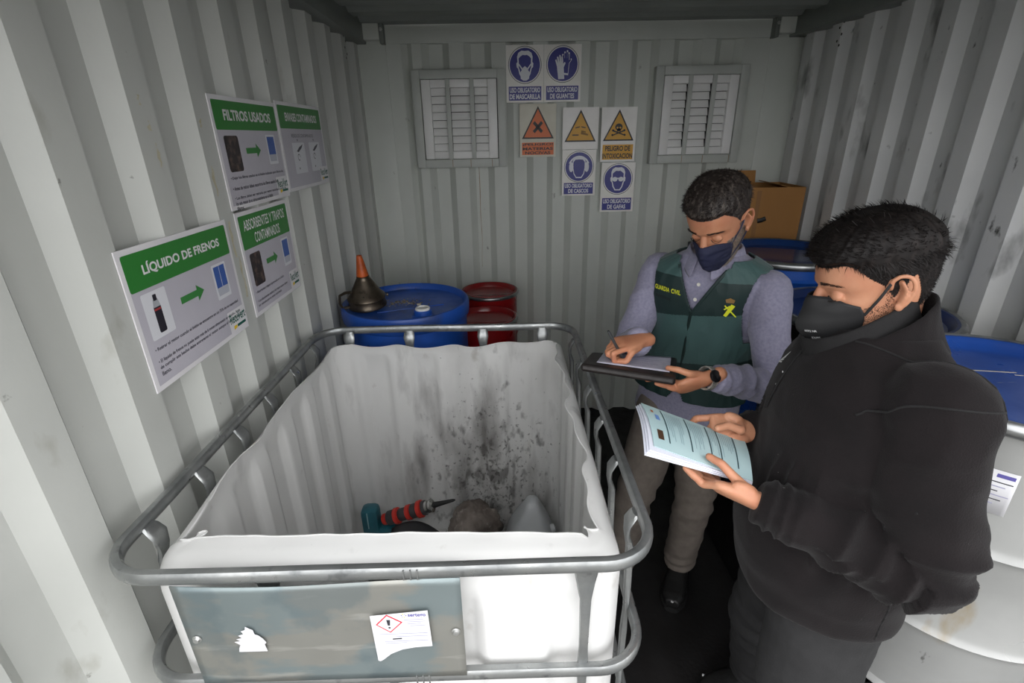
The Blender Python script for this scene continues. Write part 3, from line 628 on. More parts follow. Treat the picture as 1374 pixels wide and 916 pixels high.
# blue plastic drum
def plastic_drum():
    t = thing('blue_plastic_drum', 'blue plastic closed-top drum with white bung standing behind the tank', 'drum', (.28, -.89, .22)); r = .285; h = .91
    MB().lathe([(0, 0), (.25, 0), (.272, .02), (.274, .22), (.283, .25), (.274, .28), (.274, .56), (.283, .59), (.274, .62), (.274, .80), (.276, .835), (.286, .845), (.289, .865), (.289, .895), (.284, .908), (.276, .910), (.268, .900), (.262, .885), (.250, .880), (.10, .884), (0, .885)], 64).build('body', blue_pl, t)
    b = MB().lathe([(.052, .880), (.046, .888), (.040, .890), (.038, .908), (.034, .912), (.0, .912)], 28, (.10, -.155, 0)).build('bung_boss', blue_pl, t)
    MB().lathe([(.032, .910), (.032, .918), (.028, .922), (.024, .922), (.022, .918), (.0, .918)], 28, (.10, -.155, 0)).build('bung_cap', mat('bung_white', '#dfe0de', .4), b)
    rim = MB()
    MB().box((.03, -.05, .884), (.30, .012, .004), .001, Matrix.Rotation(R(20), 3, 'Z')).build('top_rib', blue_pl, t)
    grit = MB()                                                # dried crumbs of absorbent on the lid
    for _ in range(150):
        x, y = random.gauss(-.02, .045), random.gauss(.03, .028); s_ = random.uniform(.002, .006)
        grit.box((x, y, .8845+s_*.3), (s_, s_*random.uniform(.6, 1.4), s_*.6), 0, Matrix.Rotation(random.random()*6, 3, 'Z'))
    tag(grit.build('crumbs', mat('crumbs', '#a39a86', .9, color2='#3d3a34', scale=80), t, smooth=False), kind='stuff')
    MB().box((.06, -.01, .889), (.018, .016, .008), .002).build('crumb', mat('crumb_pale', '#c9c2ae', .9), t)
    return t
plastic_drum()
def open_drum(name, label, loc, r, h, body, lid, ring, hoops=(.295, .60), group=None, lid_in=.03, n=64):
    t = thing(name, label, 'drum', loc, group=group); f = r/.3
    pr_ = [(0, 0), (r*.94, 0), (r*.985, -.0), (r, .006), (r*.985, .014), (r*.955, .02)]
    for z in hoops:
        pr_ += [(r*.955, z-.035), (r*.968, z-.022), (r*.972, z-.012), (r, z), (r*.972, z+.012), (r*.968, z+.022), (r*.955, z+.035)]
    pr_ += [(r*.955, h-.05), (r*.962, h-.03), (r*.97, h-.01), (r*.95, h-.01)]
    MB().lathe(pr_, n).build('body', body, t)
    MB().lathe([(0, h-lid_in), (r*.80, h-lid_in), (r*.86, h-lid_in+.006), (r*.90, h-.006), (r*.93, h+.002), (r*.975, h+.002), (r*.985, h-.008)], n).build('lid', lid, t)
    rg = MB(); pts = [(r*.985*math.cos(a), r*.985*math.sin(a), h-.012) for a in np.linspace(0, 2*math.pi, n, endpoint=False)]
    rg.tube(pts, .011*f+.004, .015*f+.003, n=10, closed=True); rgo = rg.build('clamp_ring', ring, t)
    a = R(-60); MB().box((r*1.02*math.cos(a), r*1.02*math.sin(a), h-.012), (.09*f, .012, .018), .003, Matrix.Rotation(a+R(90), 3, 'Z')).build('ring_lever', ring, rgo)
    return t
open_drum('red_drum', 'red steel drum with clamp ring against the back wall, farther of the two', (.645, -.245, .22), .168, .76, red_m, red_lid, ring_m, (.25, .5), 'red drums behind the tank', n=48)
open_drum('red_drum', 'red steel drum with clamp ring beside the blue plastic drum, nearer of the two', (.632, -.60, .22), .166, .72, red_m, red_lid, ring_m, (.25, .5), 'red drums behind the tank', n=48)
d1 = open_drum('steel_drum', 'blue steel drum with silver clamp ring in front of the cardboard box', (2.045, -.80, .36), .29, .94, blue_m, mat('drum_blue_lid', '#1d3d78', .18, color2='#1a3566', scale=3), ring_m, (.30, .62), 'drums along the right wall')
for z in (.80, .86): MB().lathe([(.278, z-.012), (.288, z), (.278, z+.012)], 64).build('body_bead', blue_m, d1)
d2 = open_drum('steel_drum', 'black steel drum with blue lid behind the two men', (2.035, -1.395, .36), .29, .85, black_m, navy_m, ring_m, (.30, .60), 'drums along the right wall')
d3 = open_drum('steel_drum', 'grey-white steel drum with scratched blue lid at the right edge', (2.005, -2.01, .36), .30, .88, white_m, mat('drum_lid_worn', '#1c4fa8', .32, color2='#17408c', scale=4, spots=[('#b8b2a0', 11, .70, .72, (.4, 2.4, 1), .9), ('#5a3a28', 20, .72, .75, (1, 1, 1), .7)], rvar=.1), ring_m, (.265, .545), 'drums along the right wall')
# paper label on the grey-white drum
def curved_patch(name, r, a0, a1, z0, z1, m, parent, n=8):
    mb = MB(); mb.add([(r*math.cos(a0+(a1-a0)*i/n), r*math.sin(a0+(a1-a0)*i/n), z) for z in (z0, z1) for i in range(n+1)], [(i, i+1, n+2+i, n+1+i) for i in range(n)])
    return mb.build(name, m, parent)
lb = curved_patch('paper_label', .2885, R(221), R(233), .655, .765, paper, d3); so = lb.modifiers.new('t', 'SOLIDIFY'); so.thickness = .0006; so.offset = 1
curved_patch('label_heading', .2893, R(226), R(232), .748, .757, stk_vio, lb)
for k in range(6): curved_patch('label_line', .2893, R(222), R(232-2*(k % 3)), .735-.011*k, .7375-.011*k, stk_pale if k % 2 else stk_ink, lb)
for k, (a0, a1, z0, z1) in enumerate(((0, 0, 0, 0),)): pass
sc_m = mat('scratch_pale', '#b9b4a6', .6)
for (x, y, l, a, w) in ((-.10, .12, .07, 60, .016), (.02, .10, .14, -12, .004), (.06, -.02, .07, -20, .006), (.12, .06, .10, -14, .003)):
    MB().box((x, y, .8505), (l, w, .0012), .0004, Matrix.Rotation(R(a), 3, 'Z')).build('scratch', sc_m, d3, smooth=False)
# spill pallets under the drums
def spill(label, x0, x1, y0, y1, h, m):
    t = thing('spill_pallet', label, 'pallet', ((x0+x1)/2, (y0+y1)/2, 0), group='spill pallets under the drums'); w, d = x1-x0, y1-y0
    MB().box((0, 0, (h-.03)/2), (w, d, h-.03), .015).build('sump', m, t); n = int(d/.09)
    MB().box((0, 0, h-.024), (w-.04, d-.04, .012)).build('grate_tray', m, t, smooth=False); me = None
    for i in range(n):
        if me is None: o = MB().box((0, 0, 0), (w-.03, .05, .02), .003).build('grate_bar', m, t); me = o.data
        else: o = put('grate_bar', me, t)
        o.location = (0, -d/2+d*(i+.5)/n, h-.01)
    return t
spill('black spill pallet carrying the blue plastic drum and the red drums', -.02, .83, -1.19, -.06, .22, black_m)
spill('black spill pallet carrying the row of drums along the right wall', 1.70, 2.345, -2.33, -.49, .36, black_m)
# funnel, upside down on the blue drum
tin = mat('old_tin', '#6b6256', .38, .85, color2='#4a4138', scale=16, spots=[('#2b241d', 22, .6, .7, (1, 1, 1), .7)], rvar=.12); orange_p = mat('orange_spout', '#c75a1e', .45, color2='#8d3c12', scale=18, lo=.4, hi=.7)
fu = thing('metal_funnel', 'old tin funnel with orange spout standing upside down on the blue drum', 'funnel', (.115, -.93, 1.118), (R(5), R(-3), R(20)))
FS = 1.0
MB().lathe([(.080, .0), (.084, .003), (.084, .012), (.081, .016), (.081, .040), (.085, .043), (.083, .049), (.070, .062), (.034, .125), (.028, .135), (.028, .142), (.024, .146), (.0, .146)], 40).build('cone', tin, fu)
MB().lathe([(.026, .140), (.026, .150), (.023, .165), (.015, .215), (.011, .235), (.007, .236), (.007, .20)], 24).build('spout', orange_p, fu)
MB().tube([(-.080, -.01, .012), (-.108, -.02, .014), (-.118, -.022, .04), (-.112, -.02, .075), (-.085, -.012, .082), (-.060, -.008, .078)], .006, .011, n=8, up=(0, 1, 0)).build('handle', tin, fu)
MB().lathe([(.0, 0), (.008, .0), (.009, .006), (0, .010)], 12, (.086, -.02, .045), Matrix.Rotation(R(90), 3, 'Y')).build('lug', tin, fu)
# cardboard box on a crate behind the far drum
card = mat('cardboard', '#a97a45', .85, color2='#9c6f3d', scale=4, stretch=(1, 1, .3), bump=.0006, bump_scale=30); card_in = mat('cardboard_inside', '#8a6238', .9); 
bx = thing('cardboard_box', 'open brown cardboard box behind the blue drums by the right wall', 'box', (2.10, -.285, 1.204), (0, 0, R(-4)))
w, d, h = .42, .30, .345; th = .004
for nm, c, s_ in (('front_panel', (0, -d/2, h/2), (w, th, h)), ('back_panel', (0, d/2, h/2), (w, th, h)), ('side_panel', (-w/2, 0, h/2), (th, d, h)), ('side_panel', (w/2, 0, h/2), (th, d, h)), ('bottom', (0, 0, .002), (w, d, th))):
    MB().box(c, s_, .001).build(nm, card, bx, smooth=False)
def flap(c, size, rot): o = MB().box((0, 0, 0), size, .001).build('flap', card, bx, smooth=False); o.location = c; o.rotation_euler = rot; return o
for c, size, rot in (((-.06, d/2+.008, h+.03), (.26, th, .07), (R(-12), 0, 0)), ((w/2-.06, 0, h-.005), (.13, d-.01, th), (0, R(14), 0))): flap(c, size, rot)
MB().tube([(-.010, -d/2-.005, .176), (.008, -d/2-.007, .179), (.030, -d/2-.006, .188)], .012, .004, n=8, up=(0, 1, 0)).build('hand_hole', blackp, bx)
MB().box((-.02, -d/2-.0028, .16), (.022, .001, h*.98)).build('tape', mat('tape_brown', '#8d6334', .5), bx, smooth=False)
ct = thing('storage_crate', 'dark crate under the cardboard box in the back right corner', 'crate', (2.10, -.25, 0))
for zc, nm in ((.6, 'body'),): MB().box((0, 0, zc), (.44, .40, 1.196), .01).build(nm, black_m, ct)
MB().box((0, 0, 1.18), (.46, .42, .036), .006).build('rim', black_m, ct)
# ================================================================== people
def catmull(P, sub):
    P = np.array(P, float); n = len(P); out = []
    for i in range(n-1):
        p0, p1, p2, p3 = P[max(i-1, 0)], P[i], P[i+1], P[min(i+2, n-1)]
        for k in range(sub):
            t = k/sub; out.append(.5*((2*p1)+(-p0+p2)*t+(2*p0-5*p1+4*p2-p3)*t*t+(-p0+3*p1-3*p2+p3)*t**3))
    out.append(P[-1]); return np.array(out)
def limb(mb, P, sub=6, n=20, ref=(0, 0, 1), fold=None, rnd=(True, True), sq=2.0):
    """lofted limb through points (x, y, z, half-width a, half-width b); a lies along tangent x ref"""
    Q = catmull(P, sub); m = len(Q); rs = []; U = Vector(ref); prev = None
    def ring(c, t, a, b, ti):
        nonlocal prev
        s = t.cross(U)
        if s.length < .15: s = prev.copy() if prev is not None else t.cross(Vector((.3, 1, .2)))
        s.normalize()
        if prev is not None and s.dot(prev) < 0: s = -s
        prev = s; w = t.cross(s).normalized(); r = []
        for j in range(n):
            q = 2*math.pi*j/n; f = fold(ti, q) if fold else 0; c_, s_ = math.cos(q), math.sin(q)
            if sq != 2: c_ = math.copysign(abs(c_)**(2/sq), c_); s_ = math.copysign(abs(s_)**(2/sq), s_)
            r.append(c+s*c_*(a+f)+w*s_*(b+f))
        return r
    for i in range(m):
        t = Vector(Q[min(i+1, m-1)][:3]-Q[max(i-1, 0)][:3]).normalized(); c = Vector(Q[i][:3]); a, b = Q[i][3], Q[i][4]
        if i == 0 and rnd[0]:
            for k in (80, 55, 28): rs.append(ring(c-t*math.sin(R(k))*min(a, b), t, a*math.cos(R(k)), b*math.cos(R(k)), 0))
        rs.append(ring(c, t, a, b, i/(m-1)))
        if i == m-1 and rnd[1]:
            for k in (28, 55, 80): rs.append(ring(c+t*math.sin(R(k))*min(a, b), t, a*math.cos(R(k)), b*math.cos(R(k)), 1))
    mb.rings(rs); return mb
def ball(mb, c, r, M=None, n=16, m=10):
    rs = []
    for i in range(m+1):
        th = math.pi*min(max(i/m, .02), .98); rs.append([])
        for j in range(n):
            q = 2*math.pi*j/n; v = Vector((r[0]*math.sin(th)*math.cos(q), r[1]*math.sin(th)*math.sin(q), r[2]*math.cos(th)))
            rs[-1].append((M @ v if M is not None else v)+Vector(c))
    return mb.rings(rs)
def remesh(mb, voxel, smooth=3, fac=.5):
    me = bpy.data.meshes.new('tmp'); me.from_pydata(mb.v, [], mb.f)
    # make every loose shell face outwards before the voxel union
    bm = bmesh.new(); bm.from_mesh(me); bmesh.ops.recalc_face_normals(bm, faces=bm.faces[:]); bm.to_mesh(me); bm.free()
    ob = bpy.data.objects.new('tmp', me); col.objects.link(ob)
    r = ob.modifiers.new('r', 'REMESH'); r.mode = 'VOXEL'; r.voxel_size = voxel; r.adaptivity = 0
    if smooth: s = ob.modifiers.new('s', 'SMOOTH'); s.factor = fac; s.iterations = smooth
    dg = bpy.context.evaluated_depsgraph_get(); dg.update(); out = bpy.data.meshes.new_from_object(ob.evaluated_get(dg))
    bpy.data.objects.remove(ob); bpy.data.meshes.remove(me); return out
def co_of(me): a = np.zeros(len(me.vertices)*3); me.vertices.foreach_get('co', a); return a.reshape(-1, 3)
def nrm_of(me): a = np.zeros(len(me.vertices)*3); me.vertices.foreach_get('normal', a); return a.reshape(-1, 3)
def displace(me, fn):
    a, n = co_of(me), nrm_of(me); d = np.array([fn(Vector(p)) for p in a]); a = a+n*d[:, None]; me.vertices.foreach_set('co', a.ravel()); me.update()
def ridge(p, sx, sy, sz, seed=0.0):
    return 1-2*abs(noise.noise(Vector((p.x*sx+seed, p.y*sy-seed, p.z*sz+2*seed))))
def join_meshes(ms):
    v = []; f = []; k = 0
    for m in ms:
        a = co_of(m); v.append(a); f += [tuple(i+k for i in p.vertices) for p in m.polygons]; k += len(a)
    out = bpy.data.meshes.new('body'); out.from_pydata(np.concatenate(v).tolist(), [], f); return out
def mesh_child(me, name, m, parent, angle=180):
    me.materials.clear()
    for q in (m if isinstance(m, (list, tuple)) else [m]): me.materials.append(q)
    return finish(me, name, parent, True, angle, recalc=False)

# ---- head: profile of horizontal sections, local frame face -Y, up Z, origin between the ears at eye level
HZ = np.array([-.122, -.115, -.103, -.085, -.062, -.038, -.012, .006, .026, .052, .080, .101, .117, .126])
HW = np.array([.010, .022, .036, .047, .055, .0615, .067, .069, .072, .0755, .073, .062, .042, .016])
HF = np.array([-.074, -.086, -.094, -.0955, -.0945, -.0925, -.0885, -.0875, -.0935, -.0915, -.080, -.060, -.030, -.004])
HB = np.array([-.055, -.045, -.028, -.002, .030, .060, .080, .089, .096, .100, .095, .079, .053, .026])
def dense(z, y): q = catmull(np.stack([z, y], 1), 12); return q[:, 0], q[:, 1]
_hz, _hw = dense(HZ, HW); _, _hf = dense(HZ, HF); _, _hb = dense(HZ, HB)
def head_pt(th, z, off=0.0):
    """th = 0 at the face, +90 deg at the person's left; returns point on the skull/face surface pushed out by off"""
    w, f, b = np.interp(z, _hz, _hw)+off, np.interp(z, _hz, _hf)-off, np.interp(z, _hz, _hb)+off
    ym = .012 if z > -.03 else .012+(z+.03)*.55; ym = min(max(ym, f+.01), b-.01)
    s, c = math.sin(th), math.cos(th); e = 2/2.25
    x = w*math.copysign(abs(s)**e, s); y = ym+((f-ym) if c > 0 else (b-ym))*abs(c)**e
    if c > 0:                                           # eye sockets, brow, cheekbones
        for sx in (-1, 1):
            d2 = ((x-sx*.031)/.016)**2+((z-.004)/.013)**2; y += .0095*math.exp(-d2)
            d3 = ((x-sx*.028)/.020)**2+((z-.026)/.008)**2; y -= .004*math.exp(-d3)
            d4 = ((x-sx*.047)/.016)**2+((z+.024)/.014)**2; y -= .003*math.exp(-d4)
    return Vector((x, y, z))
def build_head(neck_to, neck_r=.054):
    mb = MB(); zs_ = np.concatenate([np.linspace(-.1215, .11, 56), np.linspace(.113, .1258, 6)])
    mb.rings([[head_pt(2*math.pi*j/72, z) for j in range(72)] for z in zs_])
    limb(mb, [(0, -.083, .022, .0085, .008), (0, -.094, .004, .0095, .010), (0, -.104, -.016, .012, .011), (0, -.106, -.030, .015, .011)], 5, 14, (0, 1, 0))
    for s in (-1, 1):
        ball(mb, (s*.013, -.096, -.034), (.009, .011, .008)); ball(mb, (s*.031, -.0755, .003), (.0145, .0105, .0105))
        # ear: rim, lobe and bowl
        E_ = [(.073, -.006, .012), (.079, -.004, .027), (.085, .008, .034), (.089, .020, .028), (.088, .024, .010), (.083, .018, -.010), (.077, .008, -.024), (.073, .0, -.026)]
        limb(mb, [(s*x, y, z, .0042, .0042) for x, y, z in E_], 5, 8, (0, 1, .2))
        limb(mb, [(s*.074, .010, .020, .004, .010), (s*.078, .012, .004, .0035, .012), (s*.075, .006, -.014, .004, .009)], 4, 10, (1, 0, 0))
        ball(mb, (s*.076, .003, -.024), (.005, .008, .009))
    p0 = Vector((0, .018, -.030)); pe_ = Vector(neck_to)
    limb(mb, [(*(p0), neck_r*.98, neck_r*1.0), (*(p0*.5+pe_*.5), neck_r, neck_r*1.0), (*pe_, neck_r*1.05, neck_r*1.05)], 5, 24, (0, 1, 0), rnd=(True, False))
    return remesh(mb, .0026, 3)
def hairline(th, kind):
    a = abs(math.degrees(th))
    P = {'short': [(0, .070), (25, .072), (45, .074), (58, .060), (70, .040), (80, .010), (88, -.012), (95, .004), (104, .030), (114, .0), (126, -.040), (150, -.064), (180, -.070)],
         'quiff': [(0, .060), (25, .064), (42, .068), (55, .060), (66, .040), (76, .024), (84, -.004), (91, -.012), (97, .024), (104, .030), (112, .0), (122, -.035), (134, -.060), (150, -.074), (180, -.078)]}[kind]
    return float(np.interp(a, [p[0] for p in P], [p[1] for p in P]))
def hair_thick(th, z, kind):
    a = abs(math.degrees(th)); h = hairline(th, kind)
    top = sst((z-.03)/.07); t = .0035+(.0065 if kind == 'short' else .0095)*top
    if kind == 'quiff': t += .010*sst((80-a)/60)*sst((z-.055)/.03)*sst((.128-z)/.03)
    return t*sst((z-h+.002)/(.012 if a < 60 else .035))
def build_hair(kind, seed, blades, blen, M):
    mb = MB(); na, zs_ = 240, np.concatenate([np.linspace(-.080, .11, 150), np.linspace(.113, .1255, 8)]); pts = {}
    for i, z in enumerate(zs_):
        for j in range(na):
            th = 2*math.pi*j/na-math.pi; h = hairline(th, kind)
            if z >= h-.004:
                t = hair_thick(th, z, kind); n_ = noise.noise(Vector((math.cos(th)*9, math.sin(th)*9, z*60+seed))); k = len(mb.v)
                p = head_pt(th, z, t*(1+.22*n_)+.0006); top = sst((z-.085)/.04); p.z += top*t*.9; mb.v.append(tuple(p)); pts[(i, j)] = k
    for i in range(len(zs_)-1):
        for j in range(na):
            q = [(i, j), (i, (j+1) % na), (i+1, (j+1) % na), (i+1, j)]
            if all(x in pts for x in q): mb.f.append(tuple(pts[x] for x in q)); mb.mi.append(0)
    k0 = (len(zs_)-1); mb.f.append(tuple(pts[(k0, j)] for j in range(na) if (k0, j) in pts)); mb.mi.append(0)
    rr = random.Random(seed); cnt = 0
    while cnt < blades:
        th = rr.uniform(-math.pi, math.pi); z = rr.uniform(-.078, .1255); h = hairline(th, kind)
        if z < h+rr.uniform(-.003, .004): continue
        t = hair_thick(th, z, kind); p = head_pt(th, z, t*.6); top = sst((z-.085)/.04); p.z += top*t*.6
        o = Vector((math.sin(th), -math.cos(th), .25+1.4*sst((z-.05)/.06))).normalized()
        comb = Vector((0, -1, .1)) if z > .07 else Vector((0, .35, -1)); comb += Vector((rr.gauss(0, .3), rr.gauss(0, .3), rr.gauss(0, .3)))
        d = (o*(.55 if z > .07 else .28)+comb*.75).normalized(); ln = blen*rr.uniform(.6, 1.2)*(1 if z > .05 else .5)*min(1, .4+t/.01)
        s = d.cross(o).normalized()*rr.uniform(.0005, .0010); b = len(mb.v)
        mid = p+d*ln*.55+o*ln*.10; mb.v += [tuple(p-s), tuple(p+s), tuple(mid+s*.7), tuple(mid-s*.7), tuple(p+d*ln)]; mb.f += [(b, b+1, b+2, b+3), (b+3, b+2, b+4)]; mb.mi += [0, 0]; cnt += 1
    mb.v = [tuple(M @ Vector(v)) for v in mb.v]; return mb
def stubble(M, seed, count, lo, hi, ln, inside):
    mb = MB(); rr = random.Random(seed)
    while count:
        th = R(rr.uniform(lo, hi))*rr.choice((-1, 1)); z = rr.uniform(-.12, .012)
        if not inside(abs(math.degrees(th)), z): continue
        p = head_pt(th, z, .0004); o = Vector((math.sin(th), -math.cos(th), -.1)); d = (o*.5+Vector((rr.gauss(0, .3), -.4+rr.gauss(0, .3), -1))).normalized(); s = d.cross(o).normalized()*.0005; b = len(mb.v); l_ = ln*rr.uniform(.6, 1.2)
        mb.v += [tuple(M @ (p-s)), tuple(M @ (p+s)), tuple(M @ (p+d*l_+o*.001))]; mb.f.append((b, b+1, b+2)); mb.mi.append(0); count -= 1
    return mb
def brow(M, s):
    mb = MB(); rr = random.Random(3)
    for k in range(170):
        t = rr.random(); x = s*(.014+.036*t); z = .023+.007*math.sin(math.pi*(.25+.6*t))+rr.uniform(-.0028, .0028)*(1.1-.6*t)
        th = math.atan2(x, .09); p = None
        best = min((abs(head_pt(R(a_), z).x-x), a_) for a_ in [i*s*1.5 for i in range(2, 46)]); p = head_pt(R(best[1]), z, .0008)
        d = Vector((s*.9, .25, .35*(1-t)-.2*t)).normalized(); w = Vector((0, -.3, 1)).normalized()*.0006; b = len(mb.v); l_ = .008
        mb.v += [tuple(M @ (p-w)), tuple(M @ (p+w)), tuple(M @ (p+d*l_+Vector((0, -.0012, 0))))]; mb.f.append((b, b+1, b+2)); mb.mi.append(0)
    return mb
def eye_line(M, s):
    P = [(s*x, y, z) for x, y, z in ((.0165, -.0845, .0015), (.023, -.0890, -.0022), (.031, -.0905, -.0036), (.039, -.0885, -.0024), (.0455, -.0835, .0008))]
    return MB().tube([M @ Vector(p) for p in P], .0011, .0008, n=6)
# ---- hands: local frame X to the fingers, Y to the thumb, Z out of the back of the hand
def build_hand(wrist, X, Z, side, fingers, thumb, inv, sc=1.0):
    """fingers: four lists of three world points (middle joint, end joint, tip); thumb: three world points"""
    X = Vector(X).normalized(); Z = Vector(Z); Z = (Z-X*Z.dot(X)).normalized(); Y = Z.cross(X)*(1 if side == 'R' else -1); W = Vector(wrist)
    F = lambda p: inv @ (W+(X*p[0]+Y*p[1]+Z*p[2])*sc)
    mb = MB(); loc = MB()
    limb(loc, [(-.035, 0, 0, .021, .026), (-.005, 0, 0, .0205, .027), (.02, .001, 0, .0185, .034), (.05, .001, .001, .0155, .040), (.074, 0, .001, .0135, .0405), (.088, 0, 0, .010, .037)], 5, 24, (0, 1, 0), sq=2.5)
    ball(loc, (.034, .022, -.012), (.030, .016, .014), Matrix.Rotation(R(28), 3, 'Z')); ball(loc, (.035, -.022, -.010), (.032, .014, .011))
    ry = (.0300, .0102, -.0100, -.0290); rx = (.080, .086, .082, .073); tips = []
    G = lambda w: Vector(((Vector(w)-W).dot(X)/sc, (Vector(w)-W).dot(Y)/sc, (Vector(w)-W).dot(Z)/sc))
    L_ = ((.043, .027, .021), (.047, .030, .022), (.043, .028, .021), (.034, .021, .019))
    for i in range(4):
        p = Vector((rx[i], ry[i], .001)); k_ = .92 if i == 3 else 1; pts = [(p.x-.014, p.y, p.z, .0098*k_, .0094*k_), (*p, .0100*k_, .0096*k_)]
        for j, w in enumerate(fingers[i]):              # aim each bone at its target, keep its true length
            d = (G(w)-p).normalized(); r_ = (.0088, .0081, .0072)[j]*k_; q = p+d*L_[i][j]
            pts.append((*(p*.5+q*.5), r_, r_)); pts.append((*q, r_*(1.04 if j < 2 else .84), r_*(1.02 if j < 2 else .78))); p = q
        limb(loc, pts, 4, 14, (0, 1, 0)); tips.append(p)
    p = Vector((.022, .024, -.008)); pts = [(*p, .0125, .012)]
    for w, l_, r_ in zip(thumb, (.044, .034, .028), (.0112, .0098, .0086)):
        d = (G(w)-p).normalized(); q = p+d*l_; pts.append((*(p*.5+q*.5), r_, r_)); pts.append((*q, r_*1.0, r_*.92)); p = q
    limb(loc, pts, 4, 14, (.3, .2, 1))
    mb.v = [tuple(F(v)) for v in loc.v]; mb.f = loc.f; mb.mi = loc.mi
    return remesh(mb, .0021, 2), F(p), [F(t) for t in tips]

class Torso:
    def __init__(s, st, spine):                        # st: (z, a, bf, bb); spine: function z -> (cx, cy)
        q = catmull(st, 8); s.z, s.a, s.bf, s.bb = q.T; s.sp = spine; s.e = 2/2.35
    def pt(s, z, q, off=0.0):
        a, bf, bb = np.interp(z, s.z, s.a)+off, np.interp(z, s.z, s.bf)+off, np.interp(z, s.z, s.bb)+off
        cx, cy = s.sp(z); c, n = math.cos(q), math.sin(q)
        return Vector((cx+a*math.copysign(abs(c)**s.e, c), cy+(bb if n > 0 else bf)*math.copysign(abs(n)**s.e, n), z))
    def front(s, x, z, off=0.0):                       # point of the front surface at a given x
        cx, cy = s.sp(z); a, bf = np.interp(z, s.z, s.a)+off, np.interp(z, s.z, s.bf)+off; u = min(.98, abs((x-cx)/a)); c = u**(1/s.e); n = math.sqrt(max(0, 1-c*c))
        return Vector((x, cy-bf*n**s.e, z))
    def solid(s, mb, z0, z1, off=0.0, n=64, m=60, fold=None):
        rs = []
        for z in np.linspace(z0, z1, m): rs.append([s.pt(z, 2*math.pi*j/n, off+(fold(z, 2*math.pi*j/n) if fold else 0)) for j in range(n)])
        return mb.rings(rs)
def person(name, label, base, F):
    phi = math.atan2(F[0], -F[1]); t = thing(name, label, 'person', base, (0, 0, phi)); M = Matrix.Translation(base) @ Matrix.Rotation(phi, 4, 'Z'); return t, M.inverted(), M
def skin_mat(name, c, c2): return mat(name, c, .48, color2=c2, scale=22, lo=.35, hi=.75, sss=.12, bump=.0004, bump_scale=220, spec=.4, spots=[('#a8553f', 9, .56, .72, (1, 1, 1), .35)])
def shoe(mb_up, mb_sole, ankle, toe, w=.046):
    a, t = Vector(ankle), Vector(toe); d = (t-a); d.z = 0; d.normalize(); L0 = .085; P0 = Vector((a.x, a.y, 0))-d*L0; ln = .285
    up = [(.0, .034, .07), (.05, .040, .10), (.10, .041, .105), (.15, .044, .080), (.20, .050, .062), (.25, .046, .05), (.28, .028, .038)]
    rs = []; side = Vector((-d.y, d.x, 0))
    def prof(rows, top, k, zb):
        rs = []
        for x, ww, h in rows:
            c = P0+d*x; r = []
            for j in range(20):
                q = 2*math.pi*j/20; cc, ss = math.cos(q), math.sin(q); zz = zb+(h if top is None else top)*(.5+.5*math.copysign(abs(ss)**.8, ss)); r.append(c+side*(ww*k*math.copysign(abs(cc)**.75, cc))+Vector((0, 0, zz)))
            rs.append(r)
        return rs
    mb_up.rings(prof(up, None, 1.0, .018)); mb_sole.rings(prof([(-.004, .034, 0)]+[(x, w_+.004, 0) for x, w_, h in up]+[(.288, .026, 0)], .026, 1.0, 0.0))
    limb(mb_up, [(*(a+Vector((0, 0, .07))), .046, .05), (*(a-Vector((0, 0, .01))), .047, .056)], 3, 18, tuple(d))

# ------------------------------------------------------------------ man in the green vest
F1 = (-.64, -.768, 0)
p1, inv1, M1 = person('person', 'man in dark green vest over lilac-grey shirt writing on a clipboard', (1.40, -1.45, 0), F1)
L1 = lambda *w: inv1 @ Vector(w)
pel, nck = L1(1.43, -1.42, .92), L1(1.395, -1.565, 1.47)
def spine1(z): t = (z-.92)/.55; t = max(-.3, min(1.1, t)); k = t*t*.5+t*.5 if t > 0 else t*.4; return (pel.x+(nck.x-pel.x)*t, pel.y+(nck.y-pel.y)*k)
T1 = Torso([(.72, .165, .11, .12), (.80, .185, .130, .135), (.88, .186, .136, .135), (.96, .180, .138, .125), (1.06, .174, .138, .116), (1.16, .178, .134, .116), (1.28, .190, .132, .124), (1.35, .196, .122, .124), (1.40, .186, .106, .114), (1.44, .135, .086, .095), (1.475, .075, .068, .072), (1.50, .058, .056, .058)], spine1)
rsh, relb, rwr = L1(1.268, -1.442, 1.385), L1(1.155, -1.525, 1.140), L1(1.132, -1.738, 1.250)
lsh, lelb, lwr = L1(1.530, -1.668, 1.375), L1(1.535, -1.765, 1.110), L1(1.302, -1.850, 1.178)
skin1 = skin_mat('skin_warm', '#c08767', '#b37558')
HM1 = Matrix.Translation(L1(1.368, -1.625, 1.578)) @ Matrix.Rotation(R(-7), 4, 'Z') @ Matrix.Rotation(R(33), 4, 'X') @ Matrix.Rotation(R(-3), 4, 'Y') @ Matrix.Scale(1.02, 4)
hd = build_head(HM1.inverted() @ Vector((*spine1(1.44), 1.435)), .053); hd.transform(HM1)
def bil(A, B, C_, D_, bend=0.0):
    """surface of a held sheet: u from left to right end, v from far to near edge, h above it"""
    A, B, C_, D_ = map(Vector, (A, B, C_, D_)); n = (D_-A).cross(A-B).normalized(); n = n if n.z > 0 else -n
    return lambda u, v, h=0.0: (A*(1-v)+B*v)*(1-u)+(D_*(1-v)+C_*v)*u+n*(bend*math.sin(math.pi*min(1, max(0, v)))*(1-.4*u)+h)
FOLD = ((1.005, -1.660, 1.172), (.942, -1.842, 1.217), (1.190, -1.905, 1.196), (1.268, -1.690, 1.160)); fb = bil(*FOLD)
PEN0 = fb(.40, .52, .012)
